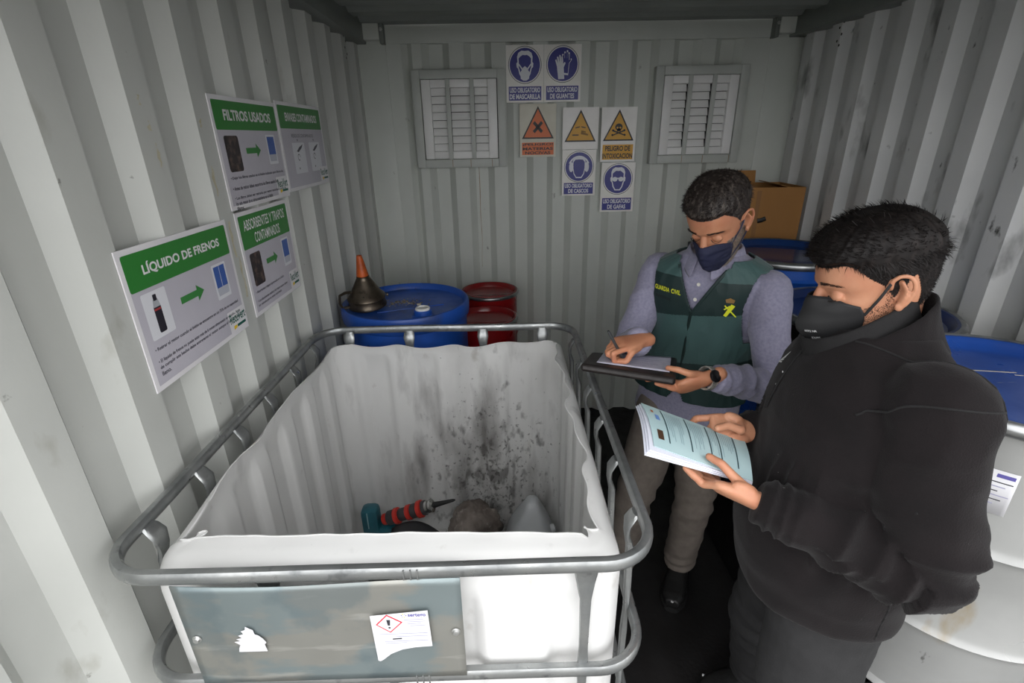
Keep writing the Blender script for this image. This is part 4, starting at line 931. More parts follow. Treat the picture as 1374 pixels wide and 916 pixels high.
hR, thR, tipR = build_hand(M1 @ rwr, (-.90, -.42, .02), (-.25, -.25, .93), 'R',
    [[(1.030, -1.812+.018*i, 1.240-.003*i), (1.044, -1.805+.018*i, 1.222-.002*i), (1.062, -1.800+.018*i, 1.214)] for i in range(4)], [(1.098, -1.795, 1.240), (1.084, -1.806, 1.226), (1.068, -1.806, 1.217)], inv1, .92)
hL, thL, tipL = build_hand(M1 @ lwr, (-.88, .02, -.32), (.2, -.80, -.55), 'L',
    [[fb(.93-.02*i, .62+.11*i, -.026), fb(.84-.01*i, .60+.12*i, -.022), fb(.74, .58+.13*i, -.021)] for i in range(4)], [fb(1.10, .86, .020), fb(.97, .82, .026), fb(.84, .74, .021)], inv1, .95)
def under_body(T, arms, legs, off, arm_r, leg_r):
    mb = MB(); T.solid(mb, T.z[0]+.02, T.z[-1], off, 32, 30)
    for a in arms: limb(mb, [(*p, r, r) for p, r in zip(a, arm_r)], 5, 14)
    for l_ in legs: limb(mb, [(*p, r, r) for p, r in zip(l_, leg_r)], 5, 14, (0, 1, 0))
    return remesh(mb, .009, 3)
lhip, lkn, lan = L1(1.50, -1.445, .86), L1(1.462, -1.525, .49), L1(1.472, -1.455, .09)
rhip, rkn, ran = L1(1.355, -1.385, .86), L1(1.235, -1.50, .49), L1(1.185, -1.49, .09)
ub = under_body(T1, ((rsh, relb, rwr), (lsh, lelb, lwr)), ((rhip, rkn, ran), (lhip, lkn, lan)), -.024, (.036, .028, .018), (.07, .05, .036))
mesh_child(join_meshes([ub, hd, hR, hL]), 'body', skin1, p1)
# shirt
shirt_m = mat('shirt_lilac_grey', '#8d8ba0', .8, color2='#7f7d93', scale=120, stretch=(1, 1, 1), bump=.0006, bump_scale=300, sheen=.2)
def arm_folds(arms, amp):
    """displacement of cloth round the arms: creases bunched at the elbow, slanting folds down the forearm, gathers at the cuff"""
    A_ = []
    for k, (a, b, c) in enumerate(arms):
        l1, l2 = (b-a).length, (c-b).length; A_.append((a, b, c, l1, l2, k*1.9+.6))
    cr = lambda x: 1-2*abs(math.sin(x*.5))**.8
    def f(p):
        best = None
        for a, b, c, l1, l2, sd in A_:
            for s0, s1, off, ln in ((a, b, 0, l1), (b, c, l1, l2)):
                d = s1-s0; t = max(0, min(1, (p-s0).dot(d)/d.length_squared)); q = s0+d*t; dist = (p-q).length
                if best is None or dist < best[0]: best = (dist, (off+t*ln)/(l1+l2), (p-q), d.normalized(), sd)
        dist, t, r, d, sd = best; w = 1-sst((dist-.085)/.04)
        if w <= 0: return 0.0
        u = d.cross(Vector((.2, .1, 1))).normalized(); v = d.cross(u); q = math.atan2(r.dot(v), r.dot(u)); n_ = noise.noise(p*9+Vector((sd, 0, 0)))
        e = math.exp(-((t-.54)/.14)**2); fo = math.exp(-((t-.74)/.13)**2); cu = math.exp(-((t-.95)/.06)**2); up = math.exp(-((t-.22)/.16)**2)
        return w*amp*(1.0*e*cr(t*58+1.7*math.sin(q+sd)+2*n_)+.9*fo*cr(t*46+1.3*q+2.5*n_)+.55*cu*cr(t*150+1.5*math.sin(q)+2*n_)+.7*up*cr(t*20-1.0*q+3*n_+sd))
    return f
def sleeve_fold(amp, elbow=.5, seed=0.0):
    def f(t, q):
        e = math.exp(-((t-elbow)/.16)**2); w = math.exp(-((t-.93)/.08)**2)
        return amp*(e*1.0*math.sin(t*78+2.6*math.sin(q+seed))*(.55+.45*math.cos(q-seed))+w*.8*math.sin(t*120+2*math.sin(q+seed))+.45*math.sin(t*34+3.0*math.sin(q+seed)+seed)*math.sin(t*9+q+seed))
    return f
mb = MB(); T1.solid(mb, .80, 1.47, 0.0)
for (a, b, c), sd in (((rsh, relb, rwr), .4), ((lsh, lelb, lwr), 2.1)):
    mid1 = (a+b)/2; mid2 = (b+c)/2; cc = c+(c-b).normalized()*(-.005 if sd < 1 else -.028)
    limb(mb, [(*a, .060, .066), (*mid1, .054, .058), (*b, .050, .052), (*mid2, .046, .047), (*cc, .037, .037)], 8, 26, rnd=(True, False))
sh = remesh(mb, .005, 10); af1 = arm_folds(((rsh, relb, rwr), (lsh, lelb, lwr)), .0042)
displace(sh, lambda p: .003*ridge(p, 7, 7, 12, 3.3)+.0016*ridge(p, 18, 18, 26, 1.7)+af1(p))
mesh_child(sh, 'shirt', shirt_m, p1)
def band(T, name, z0, z1, q0, q1, off0, off1, m, parent, thick=.003, n=48, zf=None):
    mb = MB(); mm = 8; g = []
    for i in range(mm+1):
        for j in range(n+1):
            u = j/n; q = q0+(q1-q0)*u; t = i/mm; dz = zf(u) if zf else 0; g.append(T.pt(z0+(z1-z0)*t+dz*t, q, off0+(off1-off0)*t))
    mb.add(g, [(i*(n+1)+j, i*(n+1)+j+1, (i+1)*(n+1)+j+1, (i+1)*(n+1)+j) for i in range(mm) for j in range(n)]); o = mb.build(name, m, parent, angle=80); so = o.modifiers.new('t', 'SOLIDIFY'); so.thickness = thick; return o
# shirt collar: stands round the neck and folds down to two points
def shirt_collar():
    mb = MB(); n = 60; g = []; prof = [(0, 1.452, .010), (.25, 1.478, .002), (.45, 1.497, .004), (.6, 1.492, .012), (1.0, 1.452, .024)]
    for t, z, off in prof:
        for j in range(n+1):
            u = j/n; q = R(-90+16)+(R(360-32))*u; fr = max(abs(u-.5)*2-.72, 0)/.28; cx, cy = spine1(1.46)
            rx, ry = .070+off, .066+off; zz = z-.040*fr*(t*1.0)-.012*sst((abs(u-.5)*2-.3)/.6)*(1-t*.2)+.006*(1-abs(u-.5)*2); g.append((cx+rx*math.cos(q)*(1+.1*fr*t), cy-.012*fr*t+ry*math.sin(q)*(1+.22*fr*t), zz))
    k = len(prof); mb.add(g, [(i*(n+1)+j, i*(n+1)+j+1, (i+1)*(n+1)+j+1, (i+1)*(n+1)+j) for i in range(k-1) for j in range(n)])
    o = mb.build('shirt_collar', shirt_m, p1, angle=80); so = o.modifiers.new('t', 'SOLIDIFY'); so.thickness = .003; sb = o.modifiers.new('s', 'SUBSURF'); sb.levels = sb.render_levels = 1
shirt_collar()
btn = mat('button_white', '#d8d5cc', .4)
for z in (1.385, 1.335):
    p = T1.front(spine1(z)[0], z, .004); MB().lathe([(0, .002), (.005, .002), (.006, 0)], 12, p, Matrix.Rotation(R(90), 3, 'X')).build('button', btn, p1)
# vest
v_teal = mat('vest_teal', '#3a5856', .62, color2='#324d4c', scale=6, bump=.0005, bump_scale=200, sheen=.15); v_dark = mat('vest_dark_green', '#132c2b', .62, color2='#102625', scale=6, bump=.0005, bump_scale=200); v_low = mat('vest_bottle_green', '#173633', .62, color2='#142f2d', scale=6, bump=.0005, bump_scale=200)
def vest():
    mb = MB(); n, m = 360, 260; z0, z1 = .945, 1.462; zs_ = np.linspace(z0, z1, m); cxn = spine1(1.4)[0]; P = []; vz = 1.30
    for z in zs_:
        for j in range(n):
            q = 2*math.pi*j/n; f = .004*ridge(Vector((math.cos(q), math.sin(q), z)), 2.2, 2.2, 5, 1.1)+.0025*ridge(Vector((math.cos(q), math.sin(q), z)), 5, 5, 12, 4.1)
            flare = .006*sst((1.02-z)/.08); P.append(T1.pt(z, q, .013+f+flare))
    for i in range(m-1):
        z = (zs_[i]+zs_[i+1])/2
        for j in range(n):
            q = 2*math.pi*(j+.5)/n; a = P[i*n+j]; x = a.x-spine1(z)[0]; fr = math.sin(q) < 0
            if z > 1.20 and abs(x) > .158-.020*math.sin(math.pi*(z-1.2)/.25) and z < 1.43: continue       # armholes
            if fr and z > vz and abs(x) < .004+(z-vz)*.47: continue                                          # V neck
            if z > 1.445 and abs(x) < .078: continue
            if fr and z < 1.0 and abs(x) < .03*(1.0-z)/.055: continue                                        # zip left open at the hem
            zl = z-(.03*x/.18 if fr else 0)
            mi = 0 if z > 1.405 else 1 if zl > 1.285 else 0 if zl > 1.10 else 1 if zl > 1.055 else 2
            mb.f.append((i*n+j, i*n+(j+1) % n, (i+1)*n+(j+1) % n, (i+1)*n+j)); mb.mi.append(mi)
    mb.v = [tuple(v) for v in P]; o = mb.build('vest', [v_teal, v_dark, v_low], p1, angle=180)
    so = o.modifiers.new('t', 'SOLIDIFY'); so.thickness = .005; so.offset = 1; return o
vs1 = vest()
zp = [T1.front(spine1(z)[0], z, .021) for z in np.linspace(1.0, 1.298, 24)]
MB().tube(zp, .006, .003, n=8, up=(0, 1, 0)).build('zip', mat('zip_dark', '#0b1f1d', .5), vs1)
for s in (-1, 1):
    pts = [T1.front(spine1(z)[0]+s*(.006+(z-1.30)*.47), z, .020) for z in np.linspace(1.30, 1.44, 12)]; MB().tube(pts, .005, .0035, n=8, up=(0, 1, 0)).build('neck_piping', v_dark, vs1)
yel = mat('vest_print_yellow', '#d7dc2c', .5)
def vest_text(s, x0, z0, x1, z1, slope, m):
    me = text_mesh(s, x0, z0, x1, z1, 0, .02); a = co_of(me); c = spine1(1.35)[0]
    out = [tuple(T1.front(c+q[0], q[1]+slope*(q[0]-x0), .0245)) for q in a]; me.vertices.foreach_set('co', np.array(out).ravel()); me.materials.append(m); me.update(); put('chest_lettering', me, vs1)
vest_text('GUARDIA', -.134, 1.351, -.080, 1.366, -.05, yel); vest_text('CIVIL', -.074, 1.348, -.042, 1.363, -.05, yel)
def vest_flat(pts, m, name, off=.0245):
    c = spine1(1.35)[0]; o = MB().add([T1.front(c+x, z, off) for x, z in pts], [tuple(range(len(pts)))]).build(name, m, vs1, smooth=False)
ex, ez = .105, 1.322
def rot2(P, a, dx, dz): c, s = math.cos(R(a)), math.sin(R(a)); return [(x*c-y*s+dx, x*s+y*c+dz) for x, y in P]
vest_flat(rot2([(-.0045, -.024), (.0045, -.024), (.006, .02), (-.006, .02)], -28, ex, ez), yel, 'emblem_fasces'); vest_flat(rot2([(-.002, -.028), (.002, -.028), (.002, .02), (-.002, .02)], 42, ex, ez), yel, 'emblem_sword', .025); vest_flat(rot2([(-.010, .008), (.010, .008), (.010, .012), (-.010, .012)], 42, ex, ez), yel, 'emblem_guard', .025)
vest_flat([(ex-.010, ez+.024), (ex+.010, ez+.024), (ex+.013, ez+.034), (ex+.006, ez+.037), (ex, ez+.040), (ex-.006, ez+.037), (ex-.013, ez+.034)], mat('crown_gold', '#8a6a3a', .5), 'emblem_crown')
vest_flat([(-.13, 1.325), (-.075, 1.320), (-.075, 1.330), (-.13, 1.335)], mat('vest_patch', '#091b19', .6), 'name_strip')
# trousers and shoes
tr1 = mat('trousers_taupe', '#6f675f', .85, color2='#655d56', scale=40, bump=.0006, bump_scale=260)
def trousers(T, legs, rads, z0, z1, off, m, parent, vox=.006, amp=.005, cuff=None):
    mb = MB(); T.solid(mb, z0, z1, off, 48, 20)
    for k, l_ in enumerate(legs):
        h, kn, an = l_; pts = [(*(h+Vector((0, 0, .02))), rads[0]*.95, rads[0]), (*(h*.5+kn*.5), rads[1], rads[1]*1.05), (*kn, rads[2], rads[2]*1.05), (*(kn*.45+an*.55), rads[3], rads[3]*1.1), (*(an+Vector((0, 0, .005))), rads[4], rads[4]*1.12)]
        limb(mb, pts, 12, 26, (0, 1, 0), fold=lambda t, q, k=k: amp*(math.exp(-((t-.5)/.12)**2)*math.sin(t*70+2*math.sin(q+k))+1.1*math.exp(-((t-.95)/.12)**2)*math.sin(t*85+1.5*math.sin(q+k))+.4*math.sin(t*24+2*math.sin(q+k))), rnd=(True, False))
    me = remesh(mb, vox, 3); displace(me, lambda p: .004*ridge(p, 9, 9, 12, 5.5)); return mesh_child(me, 'trousers', m, parent)
trousers(T1, ((rhip, rkn, ran), (lhip, lkn, lan)), (.098, .088, .072, .066, .062), .76, .93, -.006, tr1, p1)
blk_shoe = mat('shoe_black', '#121212', .45, color2='#191919', scale=30, bump=.0006, bump_scale=150); sole_m = mat('sole_black', '#0d0d0d', .7); logo_glint_w = mat('white_print_and_glint', '#c9c9c9', .5)
for an, toe in ((lan, L1(1.385, -1.64, 0)), (ran, L1(1.08, -1.66, 0))):
    u, s = MB(), MB(); shoe(u, s, an, toe); o = mesh_child(remesh(u, .004, 4), 'shoe', blk_shoe, p1); s.build('sole', sole_m, o, angle=50)
    d = (Vector(toe)-Vector(an)); d.z = 0; d.normalize(); c = Vector((an.x, an.y, 0))+d*.195; MB().box((c.x, c.y, .052), (.010, .010, .004), .001).build('shoe_mark', logo_glint_w, o)
    sd = Vector((-d.y, d.x, 0)); c = Vector((an.x, an.y, .1))+d*.05
    for k in (-1, 1): q = c+sd*.034*k; MB().box(q, (.012, .012, .006), .001).build('shoe_mark', logo_glint_w, o)
# head gear of the first man
hair1 = mat('hair_salt_pepper', '#241d1a', .55, color2='#5f5750', scale=120, lo=.50, hi=.74, stretch=(1, 1, .35), spec=.4)
build_hair('short', 11, 7000, .016, HM1).build('hair', hair1, p1, angle=180, recalc=False)
beard1 = mat('beard_grey', '#8f8478', .8, color2='#6a6058', scale=150)
stubble(HM1, 5, 5000, 46, 100, .007, lambda a, z: z > -.118 and (-.10 < z < -.015 or (a > 76 and a < 96 and z < .01)) and a < 101-(z+.02)*-160*(z < -.04)).build('beard', beard1, p1, angle=180, recalc=False)
brow_m = mat('brow_dark', '#2b211c', .6)
for s in (-1, 1): brow(HM1, s).build('eyebrow', brow_m, p1, smooth=False, recalc=False); eye_line(HM1, s).build('eyelash', mat('lash_dark', '#1d1512', .6), p1)
def mask(M, kind, m, parent):
    mb = MB(); n, k = 48, 26; g = []
    for i in range(k+1):
        v = i/k; z = (-.006-.104*v) if kind == 'cloth' else (.006-.118*v)
        for j in range(n+1):
            u = -1+2*j/n; amax = (62 if kind == 'cloth' else 64)*(1-.10*(2*v-1)**2); edge = 1-abs(u)
            zz = z-(.020*abs(u)**1.6*(1-v)*(1 if kind == 'cloth' else 1.2))+(.022*abs(u)**2*v)
            th = R(amax)*u; base = head_pt(th, max(-.118, zz), .003); nose = math.exp(-(u/.34)**2)
            bul = (.020*math.sin(math.pi*min(1, v*.86+.10))*nose+.006*math.sin(math.pi*v)) if kind == 'cloth' else 0
            if kind == 'kn':
                w = max(0, 1-abs(u)/.95); bul = (.046*w**1.25)*np.interp(v, [0, .12, .42, .55, .8, 1], [.30, .55, 1.0, .98, .60, .22])
            base.z = zz; base.y -= bul; base.y -= .014*nose*math.exp(-((v-.05)/.25)**2) if kind == 'cloth' else .010*nose*math.exp(-((v)/.2)**2)
            base += Vector((0, -1, 0))*.0008*noise.noise(Vector((u*4, v*9, 1)))*(6 if kind == 'cloth' else 1); g.append(M @ base)
    mb.add(g, [(i*(n+1)+j, i*(n+1)+j+1, (i+1)*(n+1)+j+1, (i+1)*(n+1)+j) for i in range(k) for j in range(n)])
    o = mb.build('face_mask', m, parent, angle=180 if kind == 'cloth' else 40); so = o.modifiers.new('t', 'SOLIDIFY'); so.thickness = .002; so.offset = 0
    grid = [[Vector(g[i*(n+1)+j]) for j in range(n+1)] for i in range(k+1)]
    return o, grid
navy_cloth = mat('mask_navy', '#1d2240', .75, color2='#191d38', scale=8, bump=.0005, bump_scale=400)
mk, gr = mask(HM1, 'cloth', navy_cloth, p1)
for j, s in ((0, -1), (-1, 1)):
    for i, e in ((2, (.080, .010, .030)), (-4, (.076, .004, -.026))):
        a = gr[i][j]; b = HM1 @ Vector((s*e[0], e[1], e[2])); c = (a+b)/2+(HM1.to_3x3() @ Vector((s*.004, 0, 0))); MB().tube([a, c, b], .0018, n=6).build('ear_loop', navy_cloth, mk)
# watch
ax = (lelb-lwr).normalized(); wc = lwr-ax*.004; steel = mat('watch_steel', '#c9c7bf', .35, .6, color2='#8c8a84', scale=90)
qm = ax.to_track_quat('Z', 'X').to_matrix(); wt = MB()
for k in range(22):
    a = 2*math.pi*k/22; wt.box(wc+qm @ Vector((.0315*math.cos(a), .0315*math.sin(a), 0)), (.005, .0085, .018), .0012, qm @ Matrix.Rotation(a, 3, 'Z'))
wo = wt.build('watch_band', steel, p1)
a = math.atan2(*(list((qm.transposed() @ (inv1.to_3x3() @ Vector((0, -.8, .6)))))[1::-1])); MB().lathe([(.0, .036), (.014, .036), (.017, .034), (.018, .028)], 24, wc, qm @ Matrix.Rotation(a, 3, 'Z') @ Matrix.Rotation(R(90), 3, 'Y')).build('watch_dial', mat('watch_dial', '#1b1b1d', .25, .3), wo)

# ---- clipboard, paper and pen (held things stand on their own)
def quad_slab(name, A, B, C_, D_, th, m, parent=None, bevel=.006, bend=0.0, nu=12, nv=10, label=None, cat=None):
    """slab over the bilinear patch A-B-C-D (A far-left, B near-left, C near-right, D far-right)"""
    A, B, C_, D_ = map(Vector, (A, B, C_, D_)); nrm = (D_-A).cross(A-B).normalized(); nrm = nrm if nrm.z > 0 else -nrm; top = []; bot = []
    for i in range(nv+1):
        for j in range(nu+1):
            u, v = j/nu, i/nv; p = (A*(1-v)+B*v)*(1-u)+(D_*(1-v)+C_*v)*u+nrm*bend*math.sin(math.pi*v)*(1-.4*u); top.append(p+nrm*th/2); bot.append(p-nrm*th/2)
    w = nu+1; N_ = len(top); f = []
    for i in range(nv):
        for j in range(nu): f += [(i*w+j, i*w+j+1, (i+1)*w+j+1, (i+1)*w+j), (N_+i*w+j, N_+(i+1)*w+j, N_+(i+1)*w+j+1, N_+i*w+j+1)]
    per = [j for j in range(w)]+[i*w+nu for i in range(1, nv+1)]+[nv*w+j for j in range(nu-1, -1, -1)]+[i*w for i in range(nv-1, 0, -1)]
    for a, b in zip(per, per[1:]+per[:1]): f.append((a, b, N_+b, N_+a))
    o = MB().add(top+bot, f).build(name, m, parent, angle=40)
    if bevel: bv = o.modifiers.new('b', 'BEVEL'); bv.width = bevel; bv.segments = 2; bv.limit_method = 'ANGLE'
    def surf(u, v, h=0.0): return (A*(1-v)+B*v)*(1-u)+(D_*(1-v)+C_*v)*u+nrm*(bend*math.sin(math.pi*v)*(1-.4*u)+th/2+h)
    return o, surf
leather = mat('folder_leather', '#1b1615', .5, color2='#231d1b', scale=30, bump=.0008, bump_scale=150)
fold, fs = quad_slab('document_folder', *FOLD, .022, leather, None, .008)
tag(fold, 'dark brown leather document folder held flat by the man in the vest', 'folder')
ppr = mat('form_paper', '#c9c8d6', .6, color2='#bfbed0', scale=60, stretch=(1, 1, 1))
def patch(name, surf, u0, v0, u1, v1, h, m, parent, n=8, th=.0008):
    mb = MB(); g = [surf(u0+(u1-u0)*j/n, v0+(v1-v0)*i/n, h) for i in range(n+1) for j in range(n+1)]; w = n+1
    mb.add(g, [(i*w+j, i*w+j+1, (i+1)*w+j+1, (i+1)*w+j) for i in range(n) for j in range(n)]); o = mb.build(name, m, parent, angle=60)
    if th: so = o.modifiers.new('t', 'SOLIDIFY'); so.thickness = th; so.offset = 1
    return o
fp = patch('form_sheet', fs, .15, .04, .93, .80, .0012, ppr, None); tag(fp, 'white printed form lying on the dark brown folder', 'paper')
for k in range(9): patch('print_line', fs, .22, .10+.07*k, .80-.06*(k % 3), .112+.07*k, .0024, mat('form_ink', '#8c8aa6', .6), fp, 3, 0)
pen = thing('pen', 'grey metal pen in the writing hand of the man in the vest', 'pen', (0, 0, 0))
pb_ = Vector((1.066, -1.800, 1.2115)); pt_ = (M1 @ ((thR+tipR[0])*.5)); pb_ = fs(.44, .60, .0025); pdir = (Vector((pt_.x, pt_.y, pt_.z+.004))-pb_).normalized(); pdir = (pdir+Vector((.05, .15, .8))).normalized(); pe = pb_+pdir*.125
lathe_axis('barrel', pb_+pdir*.012, pe, [(.0028, 0), (.0042, .08), (.0044, .9), (.003, 1)], mat('pen_grey', '#6f7274', .3, .8), pen); lathe_axis('tip', pb_, pb_+pdir*.012, [(.0006, 0), (.0028, 1)], chrome, pen); lathe_axis('grip_band', pb_+pdir*.05, pb_+pdir*.054, [(.005, 0), (.005, 1)], chrome, pen)
# ------------------------------------------------------------------ man in the black fleece
p2, inv2, M2 = person('person', 'man in black fleece jacket and black mask reading a booklet', (1.47, -2.19, 0), (-.95, .31, 0))
L2 = lambda *w: inv2 @ Vector(w)
pel2, nck2 = L2(1.475, -2.20, .92), L2(1.475, -2.19, 1.47)
def spine2(z): t = (z-.92)/.55; t = max(-.3, min(1.2, t)); return (pel2.x+(nck2.x-pel2.x)*t, pel2.y+(nck2.y-pel2.y)*t)
T2 = Torso([(.74, .165, .12, .13), (.83, .185, .165, .145), (.88, .198, .185, .150), (.95, .205, .195, .150), (1.06, .205, .190, .145), (1.18, .205, .175, .142), (1.28, .208, .160, .142), (1.34, .202, .142, .138), (1.385, .182, .120, .126), (1.42, .138, .100, .108), (1.45, .100, .088, .092), (1.475, .082, .078, .082)], spine2)
rsh2, relb2, rwr2 = L2(1.520, -2.035, 1.345), L2(1.475, -2.00, 1.07), L2(1.302, -2.092, 1.158)
lsh2, lelb2, lwr2 = L2(1.462, -2.372, 1.372), L2(1.468, -2.432, 1.085), L2(1.232, -2.308, 1.135)
skin2 = skin_mat('skin_light', '#c08c6e', '#b37a5e')
HM2 = Matrix.Translation(L2(1.456, -2.170, 1.540)) @ Matrix.Rotation(R(7), 4, 'Z') @ Matrix.Rotation(R(17), 4, 'X') @ Matrix.Scale(1.03, 4)
hd = build_head(HM2.inverted() @ Vector((*spine2(1.42), 1.415)), .057); hd.transform(HM2)
BOOK = ((1.050, -2.062, 1.222), (1.026, -2.240, 1.216), (1.236, -2.268, 1.150), (1.283, -2.128, 1.152)); bb_ = bil(*BOOK, .010)
h2L, th2L, tip2L = build_hand(M2 @ lwr2, (-.86, .42, .18), (-.15, -.60, -.78), 'L',
    [[bb_(.60, 1.12, -.024), bb_(.45, 1.02, -.022), bb_(.34, .92, -.020)], [bb_(.62, .98, -.032), bb_(.46, .86, -.026), bb_(.36, .76, -.021)], [bb_(.66, .86, -.036), bb_(.52, .74, -.028), bb_(.42, .64, -.021)], [bb_(.72, .76, -.038), bb_(.6, .66, -.030), bb_(.52, .58, -.021)]],
    [bb_(.84, 1.20, .010), bb_(.66, 1.04, .022), bb_(.52, .86, .013)], inv2, .97)
h2R, th2R, tip2R = build_hand(M2 @ rwr2, (-.95, -.14, .20), (.22, .62, -.75), 'R',
    [[bb_(.62, -.22, .004), bb_(.52, -.10, -.012), bb_(.46, .04, -.019)], [bb_(.68, -.10, -.020), bb_(.56, .04, -.024), bb_(.50, .16, -.020)], [bb_(.74, .0, -.032), bb_(.62, .12, -.028), bb_(.56, .24, -.020)], [bb_(.80, .10, -.036), bb_(.70, .2, -.030), bb_(.64, .30, -.020)]],
    [bb_(.92, -.12, .026), bb_(.78, .04, .028), bb_(.66, .16, .013)], inv2, .97)
lhip2, lkn2, lan2 = L2(1.445, -2.285, .86), L2(1.415, -2.335, .49), L2(1.47, -2.34, .10)
rhip2, rkn2, ran2 = L2(1.505, -2.105, .86), L2(1.49, -2.03, .49), L2(1.575, -1.955, .10)
ub = under_body(T2, ((rsh2, relb2, rwr2), (lsh2, lelb2, lwr2)), ((rhip2, rkn2, ran2), (lhip2, lkn2, lan2)), -.045, (.045, .036, .022), (.075, .055, .04))
mesh_child(join_meshes([ub, hd, h2L, h2R]), 'body', skin2, p2)
fleece = mat('fleece_black', '#171314', .95, color2='#120f10', scale=14, spots=[('#8b8886', 90, .755, .79, (1, 1, 1), .8)], bump=.0010, bump_scale=350, sheen=.06, spec=.2)
mb = MB(); T2.solid(mb, .845, 1.46, 0.0)
for (a, b, c), sd in (((rsh2, relb2, rwr2), .9), ((lsh2, lelb2, lwr2), 2.6)):
    mid1 = (a+b)/2; mid2 = (b+c)/2
    limb(mb, [(*a, .080, .086), (*mid1, .078, .083), (*b, .070, .074), (*mid2, .058, .060), (*c, .043, .044)], 8, 28, rnd=(True, False))
jk = remesh(mb, .0055, 12); af2 = arm_folds(((rsh2, relb2, rwr2), (lsh2, lelb2, lwr2)), .0100)
def jfold(p):
    dl = min((p-lsh2).length, (p-rsh2).length); k = math.exp(-(dl/.22)**2)
    return af2(p)+.004*ridge(p, 5, 5, 8, 2.2)+.0025*ridge(p, 11, 11, 15, 7.7)+.005*k*ridge(p, 6, 14, 9, 1.2)+.008*sst((p.z-.90)/-.06)
displace(jk, jfold); jacket = mesh_child(jk, 'fleece_jacket', fleece, p2)
# stand collar, open in front, and the neck warmer inside it
def ring_band(name, prof, m, parent, q0, q1, c, n=64, drop=0.0, noise_amp=0.0, thick=.004, lean=0.0):
    mb = MB(); g = []
    for z, rx, ry in prof:
        for j in range(n+1):
            u = j/n; q = q0+(q1-q0)*u; f = max(0, -math.sin(q)); nz = noise_amp*noise.noise(Vector((math.cos(q)*4, math.sin(q)*4, z*40)))
            g.append((c[0]+(rx+nz)*math.cos(q), c[1]-lean*(z-prof[0][0])+(ry+nz)*math.sin(q), z-drop*(.5-.5*math.sin(q))))
    k = len(prof); mb.add(g, [(i*(n+1)+j, i*(n+1)+j+1, (i+1)*(n+1)+j+1, (i+1)*(n+1)+j) for i in range(k-1) for j in range(n)])
    o = mb.build(name, m, parent, angle=120); so = o.modifiers.new('t', 'SOLIDIFY'); so.thickness = thick; so.offset = 0; sb = o.modifiers.new('s', 'SUBSURF'); sb.levels = sb.render_levels = 1; return o
c2 = spine2(1.48)
ring_band('collar', [(1.425, .120, .112), (1.445, .106, .104), (1.47, .096, .098), (1.495, .091, .095), (1.522, .089, .095), (1.530, .087, .093)], fleece, jacket, R(-44), R(252), (c2[0], c2[1]+.004), drop=.125, noise_amp=.003, thick=.006, lean=.25)
gaiter = mat('neck_warmer_black', '#131213', .9, color2='#0e0d0e', scale=20, bump=.001, bump_scale=300)
ring_band('neck_warmer', [(1.41, .094, .094), (1.44, .084, .090), (1.47, .079, .086), (1.50, .076, .085), (1.532, .075, .086), (1.540, .071, .082)], gaiter, p2, R(90), R(450), (c2[0], c2[1]-.004), drop=.115, noise_amp=.004, thick=.006, lean=.35)
zipm = mat('zip_grey', '#8b8b8b', .4, .5)
q = R(-44); zpts = [(c2[0]+r_[1]*math.cos(q)*1.02, c2[1]+.004-.25*(r_[0]-1.425)+r_[2]*math.sin(q)*1.02, r_[0]-.125*(.5-.5*math.sin(q))) for r_ in ((1.445, .106, .104), (1.47, .097, .099), (1.495, .092, .096), (1.522, .090, .096))]
MB().tube(zpts, .0022, .0018, n=6).build('zip_teeth', zipm, jacket)
zz = [T2.front(spine2(z)[0]+.004*math.sin(z*30), z, .010) for z in np.linspace(1.25, 1.40, 14)]
MB().tube(zz, .0035, .0025, n=8, up=(0, 1, 0)).build('zip', gaiter, jacket)
for k in range(5): p = T2.front(spine2(1.3)[0]+random.uniform(-.007, .007), 1.30+random.uniform(0, .06), .011); MB().box(p, (.0045, .002, .002), .001, Matrix.Rotation(random.random()*3, 3, 'Y')).build('zip_glint', logo_glint_w, jacket)  # white flecks painted as glints along the zip
def j_flat(pts, m, name, off=.012):
    o = MB().add([T2.front(spine2(1.38)[0]+x, z, off) for x, z in pts], [tuple(range(len(pts)))]).build(name, m, jacket, smooth=False)
lx, lz = -.050, 1.350
for k in range(5): j_flat(rot2([(-.012, -.0014), (.012, -.0014), (.014, .0016), (-.010, .0016)], 20+10*k, lx+.002*k-.004, lz-.010+.005*k), logo_glint_w, 'chest_logo')
# raised seams of the near sleeve
from mathutils.bvhtree import BVHTree
def seam(wpts, name='seam', r=.0022):
    bv = BVHTree.FromPolygons([v.co[:] for v in jk.vertices], [p.vertices[:] for p in jk.polygons]); pts = [bv.find_nearest(inv2 @ Vector(q))[0] for q in catmull(wpts, 10)]
    return MB().tube(pts, r, r, n=6).build(name, gaiter, jacket)
seam([(1.40, -2.24, 1.44), (1.45, -2.33, 1.44), (1.50, -2.40, 1.40), (1.50, -2.42, 1.33)]); seam([(1.33, -2.36, 1.36), (1.38, -2.40, 1.40), (1.46, -2.44, 1.41), (1.53, -2.40, 1.38)]); seam([(1.46, -2.40, 1.22), (1.475, -2.42, 1.05), (1.47, -2.42, .86)])
